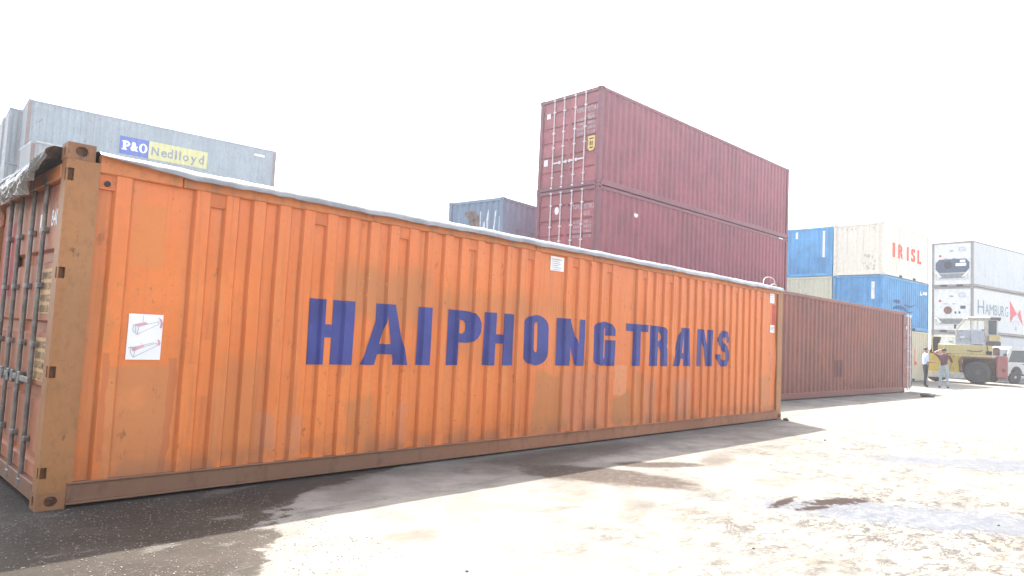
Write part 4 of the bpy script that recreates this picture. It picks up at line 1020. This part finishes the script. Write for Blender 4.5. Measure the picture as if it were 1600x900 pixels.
cab = sp('cab_frame', lambda b: [tube(b, p, q, .035, 8) for p, q in (((-.95, .06, 2.05), (-.98, .06, 2.78)), ((-.98, .06, 2.78), (-.60, .06, 3.36)), ((-.30, .05, 2.05), (-.30, .05, 3.40)), ((.32, .05, 2.05), (.32, .05, 3.40)), ((-.62, .06, 3.38), (.85, .06, 3.38)), ((.84, .06, 2.55), (.84, .06, 3.40)), ((-.95, 1.35, 2.05), (-.98, 1.35, 2.78)), ((-.98, 1.35, 2.78), (-.60, 1.35, 3.36)), ((.84, 1.35, 2.2), (.84, 1.35, 3.40)), ((.32, 1.35, 2.2), (.32, 1.35, 3.40)), ((-.62, 1.35, 3.38), (.85, 1.35, 3.38)))], 'st_white')
sp('cab_pillar', lambda b: box(b, .30, .45, .03, .12, 2.06, 3.40, .01), 'st_white', cab)
sp('cab_door', lambda b: box(b, -.28, .29, .03, .08, 2.07, 2.80, .02), 'st_grey', cab)
sp('cab_side', lambda b: prism(b, [(-.94, 2.07), (-.33, 2.07), (-.33, 2.80), (-.95, 2.72)], .05, .09), 'st_grey', cab)
sp('windscreen', lambda b: prism(b, [(-.93, 2.76), (-.34, 2.84), (-.34, 3.34), (-.60, 3.34)], .06, .075), 'cabglass', cab)
for xa, xb in ((-.26, -.03), (.02, .27)): sp('side_window', lambda b: box(b, xa, xb, .05, .062, 2.86, 3.33), 'cabglass', cab)
sp('window_bar', lambda b: box(b, -.03, .02, .045, .07, 2.80, 3.36), 'st_white', cab)
sp('rear_window', lambda b: box(b, .47, .82, .05, .065, 2.62, 3.34), 'glass', cab)
sp('cab_roof', lambda b: box(b, -.45, .55, -.02, 1.42, 3.40, 3.52, .03), 'st_white', cab)
sp('roof_canopy', lambda b: box(b, .55, 1.0, .0, 1.42, 3.38, 3.52, .02), 'hub', cab)
sp('cab_back', lambda b: box(b, .45, .88, 1.30, 1.38, 2.2, 3.38), 'st_grey', cab)
sp('seat', lambda b: (box(b, -.2, .25, .5, .95, 2.05, 2.4, .04), box(b, .18, .3, .5, .95, 2.3, 2.9, .03)), 'dark', cab)
sp('tool_box', lambda b: box(b, .48, .98, .04, .6, 2.26, 2.58, .02), 'st_yellow')
sp('battery_tray', lambda b: box(b, .34, 1.0, .02, 1.2, 2.045, 2.25, .02), 'hub')
sp('rear_ladder', lambda b: [tube(b, (.36+.06*i, .0, 2.25-.0*i), (.36+.06*i, .0, 2.55), .012, 6) for i in range(3)], 'st_rust')
sp('engine_hump', lambda b: prism(b, [(-2.2, 1.52), (-2.18, 1.68), (-2.02, 1.80), (-1.62, 1.92), (-1.35, 1.84), (-1.30, 1.52)], .3, 1.9), 'dark')
sp('lift_arm', lambda b: prism(b, [(-2.15, 1.66), (-1.86, 1.74), (-1.68, 2.42), (-2.02, 2.42)], .8, 1.2), 'dark')
sp('lift_arm', lambda b: prism(b, [(-2.15, 1.66), (-1.86, 1.74), (-1.68, 2.42), (-2.02, 2.42)], 1.5, 1.9), 'dark')
sp('guard_rail', lambda b: (path(b, [(-2.02, .06, 1.58), (-2.05, .06, 2.42), (-.95, .06, 2.44), (.1, .04, 2.42)], .016, 6), tube(b, (-1.10, .05, 1.5), (-1.10, .05, 2.42), .014, 6)), 'st_yellow')
sp('work_lamp', lambda b: (box(b, -.80, -.58, -.06, .05, 2.34, 2.46, .03), tube(b, (-.7, .02, 2.2), (-.7, 0, 2.36), .02, 6)), 'lamp')
sp('hose', lambda b: path(b, [(-.45, -.01, 1.74), (-.2, -.03, 1.70), (.1, -.03, 1.71), (.22, -.01, 1.77)], .022, 6), 'st_rust')
sp('hydraulic_valve', lambda b: (box(b, .36, .62, -.03, .05, 1.56, 1.74, .02), tube(b, (.45, -.02, 1.74), (.40, -.02, 2.02), .018, 6)), 'dark')
sp('handle_bar', lambda b: path(b, [(-.30, -.01, 2.46), (-.34, -.04, 2.30), (-.30, -.01, 2.15)], .012, 6), 'rod')
sp('mirror', lambda b: (box(b, -1.05, -.95, -.12, -.08, 2.86, 3.10, .01), tube(b, (-.9, .05, 3.0), (-1.0, -.1, 3.0), .01, 6)), 'hub')

# ------------------------------------------------------------------ small white truck at the right edge
TK = (46.7, 1.85); TA = math.radians(143)
tk = thing('truck', 'white cab-over truck at the right edge behind the lift truck', 'truck', (TK[0], TK[1], 0), TA)
# local x forward, y to its left; origin = front-left corner, body extends to -x and -y
def tp(name, f, mat, parent=tk): 
    b = B(); f(b); return obj(name, b, M[mat], parent)
TW = 1.75
cb = tp('cab', lambda b: prism(b, [(0, .45), (.03, 1.12), (-.34, 1.96), (-.50, 2.10), (-1.55, 2.12), (-1.6, 2.0), (-1.6, .55), (-1.25, .55), (-1.15, .85), (-.95, 1.02), (-.62, 1.02), (-.40, .85), (-.30, .45)], -TW, 0), 'truck_white')
tp('windscreen', lambda b: prism(b, [(.02, 1.18), (.034, 1.18), (-.29, 1.93), (-.31, 1.93)], -TW+.10, -.08), 'glass', cb)
for s_, yy in ((1, .004), (-1, -TW-.004)):
    dr = tp('door', lambda b: prism(b, [(-.30, 1.06), (-.12, 1.06), (-.46, 1.95), (-1.38, 1.97), (-1.40, 1.06)], yy-.004, yy+.004), 'truck_white', cb)
    tp('side_window', lambda b: prism(b, [(-.26, 1.22), (-.50, 1.88), (-1.30, 1.90), (-1.32, 1.22)], yy+.004 if s_ > 0 else yy-.01, yy+.01 if s_ > 0 else yy-.004), 'glass', dr)
    tp('door_handle', lambda b: box(b, -1.30, -1.14, yy+.004*s_, yy+.03*s_, 1.10, 1.14), 'dark', dr)
    tp('mirror', lambda b: (box(b, .02, .14, yy+.06*s_, yy+.22*s_, 1.35, 1.70, .02), tube(b, (-.1, yy, 1.6), (.06, yy+.1*s_, 1.6), .012, 6)), 'dark', cb)
    tp('headlight', lambda b: box(b, -.02, .045, (-.34 if s_ > 0 else -TW+.06), (-.06 if s_ > 0 else -TW+.34), .72, .92, .03), 'lamp', cb)
tp('grille', lambda b: [box(b, .0, .035, -TW+.42, -.42, .74+i*.06, .765+i*.06) for i in range(4)], 'dark', cb)
tp('bumper', lambda b: box(b, -.12, .09, -TW-.02, .02, .36, .58, .03), 'hub')
tp('fender_trim', lambda b: prism(b, arc(-.78, .48, .48, .60, 10, 170, 10)+arc(-.78, .48, .40, .52, 170, 10, 10), -.02, .02), 'truck_white')
tp('chassis', lambda b: box(b, -5.2, -.3, -TW+.45, -.45, .45, .68), 'hub')
bd = tp('cargo_bed', lambda b: box(b, -5.2, -1.75, -TW-.08, .08, .80, .92, .02), 'st_grey')
tp('bed_side', lambda b: box(b, -5.2, -1.75, .04, .08, .92, 1.35, .01), 'st_grey', bd); tp('bed_side', lambda b: box(b, -5.2, -1.75, -TW-.08, -TW-.04, .92, 1.35, .01), 'st_grey', bd); tp('headboard', lambda b: box(b, -1.80, -1.75, -TW-.03, .03, .92, 1.9, .01), 'st_grey', bd)
def twheel(cx, cy): 
    b = B(); lathe(b, [(.2, -.09), (.33, -.12), (.37, -.08), (.37, .08), (.33, .12), (.2, .09)], 24, 'y', (cx, cy, .37)); w_ = obj('wheel', b, M['tyre'], tk, True)
    for s_ in (1, -1):
        b = B(); lathe(b, [(.2, .085*s_), (.15, .06*s_), (.05, .10*s_)], 18, 'y', (cx, cy, .37)); obj('rim', b, M['st_grey'], w_)
for cx in (-.78, -3.9):
    for cy in (-.14, -TW+.14): twheel(cx, cy)

# ------------------------------------------------------------------ two men
def person(label, loc, rz, J, edges, R, mats, hair_pts, group=None):
    """J: joint name -> point (x forward, y left, z up); one skinned surface, then materials by nearest bone"""
    names = list(J); idx = {n: i for i, n in enumerate(names)}
    me = bpy.data.meshes.new('person'); me.from_pydata([J[n] for n in names], [(idx[a], idx[b]) for a, b in edges], []); me.update()
    o = bpy.data.objects.new('tmp_body', me); COL.objects.link(o)
    mod = o.modifiers.new('skin', 'SKIN'); mod.use_smooth_shade = True
    sv = me.skin_vertices[0].data
    for n in names:
        r = R(n); sv[idx[n]].radius = r if isinstance(r, tuple) else (r, r); sv[idx[n]].use_root = (n == 'pelvis')
    sub = o.modifiers.new('sub', 'SUBSURF'); sub.levels = 1; sub.render_levels = 1
    dg = bpy.context.evaluated_depsgraph_get(); dg.update()
    body = bpy.data.meshes.new_from_object(o.evaluated_get(dg)); bpy.data.objects.remove(o)
    body.name = 'person'; keys = ['shirt', 'trousers', 'skin', 'shoe']
    body.materials.clear()
    for k in keys: body.materials.append(M[mats[k]])
    def part(a, b):
        n = a if a not in ('pelvis',) else b
        if 'toe' in a+b: return 'shoe'
        if 'ankle' in b or 'knee' in a+b or 'hip' in a+b: return 'trousers'
        if any(q in a+b for q in ('hand', 'fing', 'thumb', 'wrist', 'head', 'nose', 'chin', 'ear')): return 'skin'
        return 'shirt'
    segm = [(Vector(J[a]), Vector(J[b]), keys.index(part(a, b)), a, b) for a, b in edges]
    for p in body.polygons:
        c = p.center; best = None
        for A, Bq, k, a, b in segm:
            d = Bq-A; tt = max(0, min(1, (c-A).dot(d)/max(1e-9, d.dot(d)))); dist = (c-(A+d*tt)).length
            if best is None or dist < best[0]: best = (dist, k, tt, a, b)
        k = best[1]
        if 'elbow' in best[3] and 'wrist' in best[4] and not mats.get('long'): k = keys.index('skin') if best[2] > .05 else k
        if c.z < .94 and k == 0 and best[3] in ('pelvis', 'spine') : k = 1
        p.material_index = k; p.use_smooth = True
    ob = bpy.data.objects.new('person', body); COL.objects.link(ob); ob.location = loc; ob.rotation_euler = (0, 0, rz)
    tag(ob, label, 'person', group)
    hp = Vector(J['head']); bb = B(); bmesh.ops.create_icosphere(bb, subdivisions=2, radius=.108)
    for v in bb.verts:
        v.co = Vector((v.co.x*1.0-.012, v.co.y*.88, v.co.z*1.08)); v.co += v.co.normalized()*.008*noise.noise(v.co*30)
    dele = [v for v in bb.verts if (v.co.x > .035 and v.co.z < .045) or v.co.z < -.055]
    bmesh.ops.delete(bb, geom=dele, context='VERTS'); bmesh.ops.translate(bb, vec=hp+Vector((-.006, 0, .03)), verts=bb.verts[:])
    obj('hair', bb, M['hair'], ob, True); return ob
def hand(J, E, R_, side, base, d, up):
    d = Vector(d).normalized(); up = Vector(up).normalized(); s_ = d.cross(up).normalized(); w_ = Vector(base)
    J[side+'hand'] = tuple(w_+d*.075); E.append((side+'wrist', side+'hand'))
    for i, L_ in enumerate((.065, .078, .072, .055)):
        off = s_*(-.027+.018*i); k = w_+d*.095+off
        J[f'{side}fing{i}a'] = tuple(k+d*.02); J[f'{side}fing{i}b'] = tuple(k+d*(L_*.75)-up*.028)
        E += [(side+'hand', f'{side}fing{i}a'), (f'{side}fing{i}a', f'{side}fing{i}b')]
    J[side+'thumb'] = tuple(w_+d*.06-s_*.055-up*.01); E.append((side+'hand', side+'thumb'))
RAD = {'pelvis': (.15, .115), 'spine': (.145, .11), 'chest': (.165, .115), 'neck': .06, 'head': (.082, .098), 'headtop': (.075, .085), 'nose': .014, 'chin': .04, 'Lear': .014, 'Rear': .014}
def RF_(n):
    if n in RAD: return RAD[n]
    if 'shoulder' in n: return .072
    if 'elbow' in n: return .048
    if 'wrist' in n: return .030
    if 'hand' in n: return (.040, .022)
    if 'fing' in n: return .010
    if 'thumb' in n: return .012
    if 'hip' in n: return .095
    if 'knee' in n: return .068
    if 'ankle' in n: return .052
    if 'toe' in n: return .042
    return .05
def base_body(lean=0.0):
    J = {'pelvis': (0, 0, .95), 'spine': (.0, 0, 1.12), 'chest': (lean, 0, 1.32), 'neck': (lean*1.3, 0, 1.46), 'head': (lean*1.5+.02, 0, 1.585), 'headtop': (lean*1.5+.01, 0, 1.66), 'nose': (lean*1.5+.125, 0, 1.58), 'chin': (lean*1.5+.06, 0, 1.51),
         'Lear': (lean*1.5+.01, .095, 1.585), 'Rear': (lean*1.5+.01, -.095, 1.585)}
    E = [('pelvis', 'spine'), ('spine', 'chest'), ('chest', 'neck'), ('neck', 'head'), ('head', 'headtop'), ('head', 'nose'), ('head', 'chin'), ('head', 'Lear'), ('head', 'Rear')]
    return J, E
def legs(J, E, l, r):
    for s_, (hip, kn, an, to) in (('L', l), ('R', r)):
        J[s_+'hip'] = hip; J[s_+'knee'] = kn; J[s_+'ankle'] = an; J[s_+'toe'] = to
        E += [('pelvis', s_+'hip'), (s_+'hip', s_+'knee'), (s_+'knee', s_+'ankle'), (s_+'ankle', s_+'toe')]
def arm(J, E, s_, sh, el, wr):
    J[s_+'shoulder'] = sh; J[s_+'elbow'] = el; J[s_+'wrist'] = wr
    E += [('chest', s_+'shoulder'), (s_+'shoulder', s_+'elbow'), (s_+'elbow', s_+'wrist')]
J, E = base_body(.01)
legs(J, E, ((0, .09, .88), (.03, .10, .50), (0, .10, .09), (.15, .12, .045)), ((0, -.09, .88), (-.01, -.11, .50), (-.07, -.12, .09), (.08, -.14, .045)))
arm(J, E, 'L', (.0, .20, 1.38), (-.03, .25, 1.10), (.24, .14, 1.08)); arm(J, E, 'R', (.0, -.20, 1.38), (.02, -.25, 1.11), (.28, -.10, 1.10))
hand(J, E, None, 'L', J['Lwrist'], (1, -.3, .1), (0, .2, 1)); hand(J, E, None, 'R', J['Rwrist'], (1, .2, .1), (0, -.2, 1))
GR = 'two men talking beside the lift truck'
person('man in pale blue shirt and black trousers looking at something in his hands', (32.95, 2.50, 0), math.radians(-62), J, E, RF_, {'shirt': 'shirt_blue', 'trousers': 'trouser', 'skin': 'skin', 'shoe': 'shoe', 'long': True}, None, GR)
J, E = base_body(.0)
legs(J, E, ((0, .09, .88), (.02, .12, .50), (0, .14, .09), (.14, .17, .045)), ((0, -.09, .88), (.02, -.11, .50), (-.02, -.13, .09), (.12, -.16, .045)))
arm(J, E, 'L', (.0, .20, 1.39), (.07, .37, 1.50), (.13, .16, 1.62)); arm(J, E, 'R', (.0, -.20, 1.38), (-.05, -.29, 1.12), (.12, -.24, .98))
hand(J, E, None, 'L', J['Lwrist'], (-.1, -1, .2), (1, 0, .3)); hand(J, E, None, 'R', J['Rwrist'], (.5, .1, -.8), (.8, -.2, .5))
person('man in maroon shirt and washed jeans seen from behind, one arm raised to his head', (33.05, 1.83, 0), math.radians(12), J, E, RF_, {'shirt': 'shirt_maroon', 'trousers': 'jeans', 'skin': 'skin', 'shoe': 'shoe'}, None, GR)

# ------------------------------------------------------------------ loose stones and grit
def stone(r, seed, flat=.6):
    b = B(); bmesh.ops.create_icosphere(b, subdivisions=2, radius=r)
    for v in b.verts:
        k = 1+.45*noise.noise(v.co/r*1.3+Vector((seed, 0, 0))); v.co = Vector((v.co.x*k, v.co.y*k, v.co.z*k*flat+r*flat*.55))
    return b
spots = [(12.05, -.16, .05, 'dark stone by the far bottom corner of the orange container'), (1.55, -2.70, .010, 'small dark stone at the bottom of the picture, out in the sunlit yard'),
         (25.0, .55, .22, 'flat brown lump on the ground near the end of the rust-brown container'), (5.75, -4.55, .011, 'small dark pebble on the washed grey patch'), (3.4, -3.55, .009, 'dark pebble on the pale cream concrete'), (9.8, -1.7, .02, 'small dark stone on bright concrete beyond the shadow tip')]
for i, (x, y, r, lab) in enumerate(spots): tag(obj('stone', stone(r, i*3.1, .4 if r > .1 else .7), M['stone'], None, True, (x, y, 0)), lab, 'stone', 'loose stones on the yard')
random.seed(11)
b_ = B(); bmesh.ops.create_icosphere(b_, subdivisions=1, radius=1)
OCT = [tuple(v.co) for v in b_.verts]; OCF = [tuple(v.index for v in f.verts) for f in b_.faces]; GV = []; GF = []
for i in range(3200):
    if random.random() < .93: x = random.uniform(-1.6, 1.5); y = random.uniform(-2.3, .8 if x < -.1 else -.03)
    else: x = random.uniform(0, 14); y = random.uniform(-6, -.03)
    if (Vector((x, y))-Vector((-1.25, -5.69))).length < 1.5: continue
    r = random.uniform(.002, .0055); a = random.uniform(0, 6)
    m_ = Matrix.Translation((x, y, r*.4)) @ Matrix.Rotation(a, 4, 'Z') @ Matrix.Diagonal((r*random.uniform(.8, 1.6), r, r*.7, 1))
    n0 = len(GV); GV += [tuple(m_ @ Vector(p)) for p in OCT]; GF += [tuple(n0+i for i in f) for f in OCF]
me = bpy.data.meshes.new('gravel'); me.from_pydata(GV, [], GF); b_.free(); b_ = me
tag(obj('gravel', b_, M['gravel']), kind='stuff')

# fine print too small to pick apart stays joined
FINE = ('lettering', 'printed_lines', 'printed_drawing', 'printed_marks', 'worn_marking', 'logo_lettering', 'rust_mark', 'blot_mark', 'scraped_patch', 'stencil_mark')
for o in bpy.data.objects:
    if o.parent and o.name.split('.')[0] in FINE: o['kind'] = 'stuff'
# ------------------------------------------------------------------ haze in the air
if HAZE_DENSITY > 0:
    b_ = B(); box(b_, -455, 455, -455, 455, -1, 13)
    hm, hn, hl, hb = new_mat('thin_haze'); hn.remove(hb)
    pv = hn.new('ShaderNodeVolumePrincipled'); pv.inputs['Density'].default_value = HAZE_DENSITY; pv.inputs['Color'].default_value = (.93, .95, 1, 1); pv.inputs['Anisotropy'].default_value = .65
    hl.new(pv.outputs[0], hn['Material Output'].inputs['Volume'])
    tag(obj('haze', b_, hm), kind='stuff')
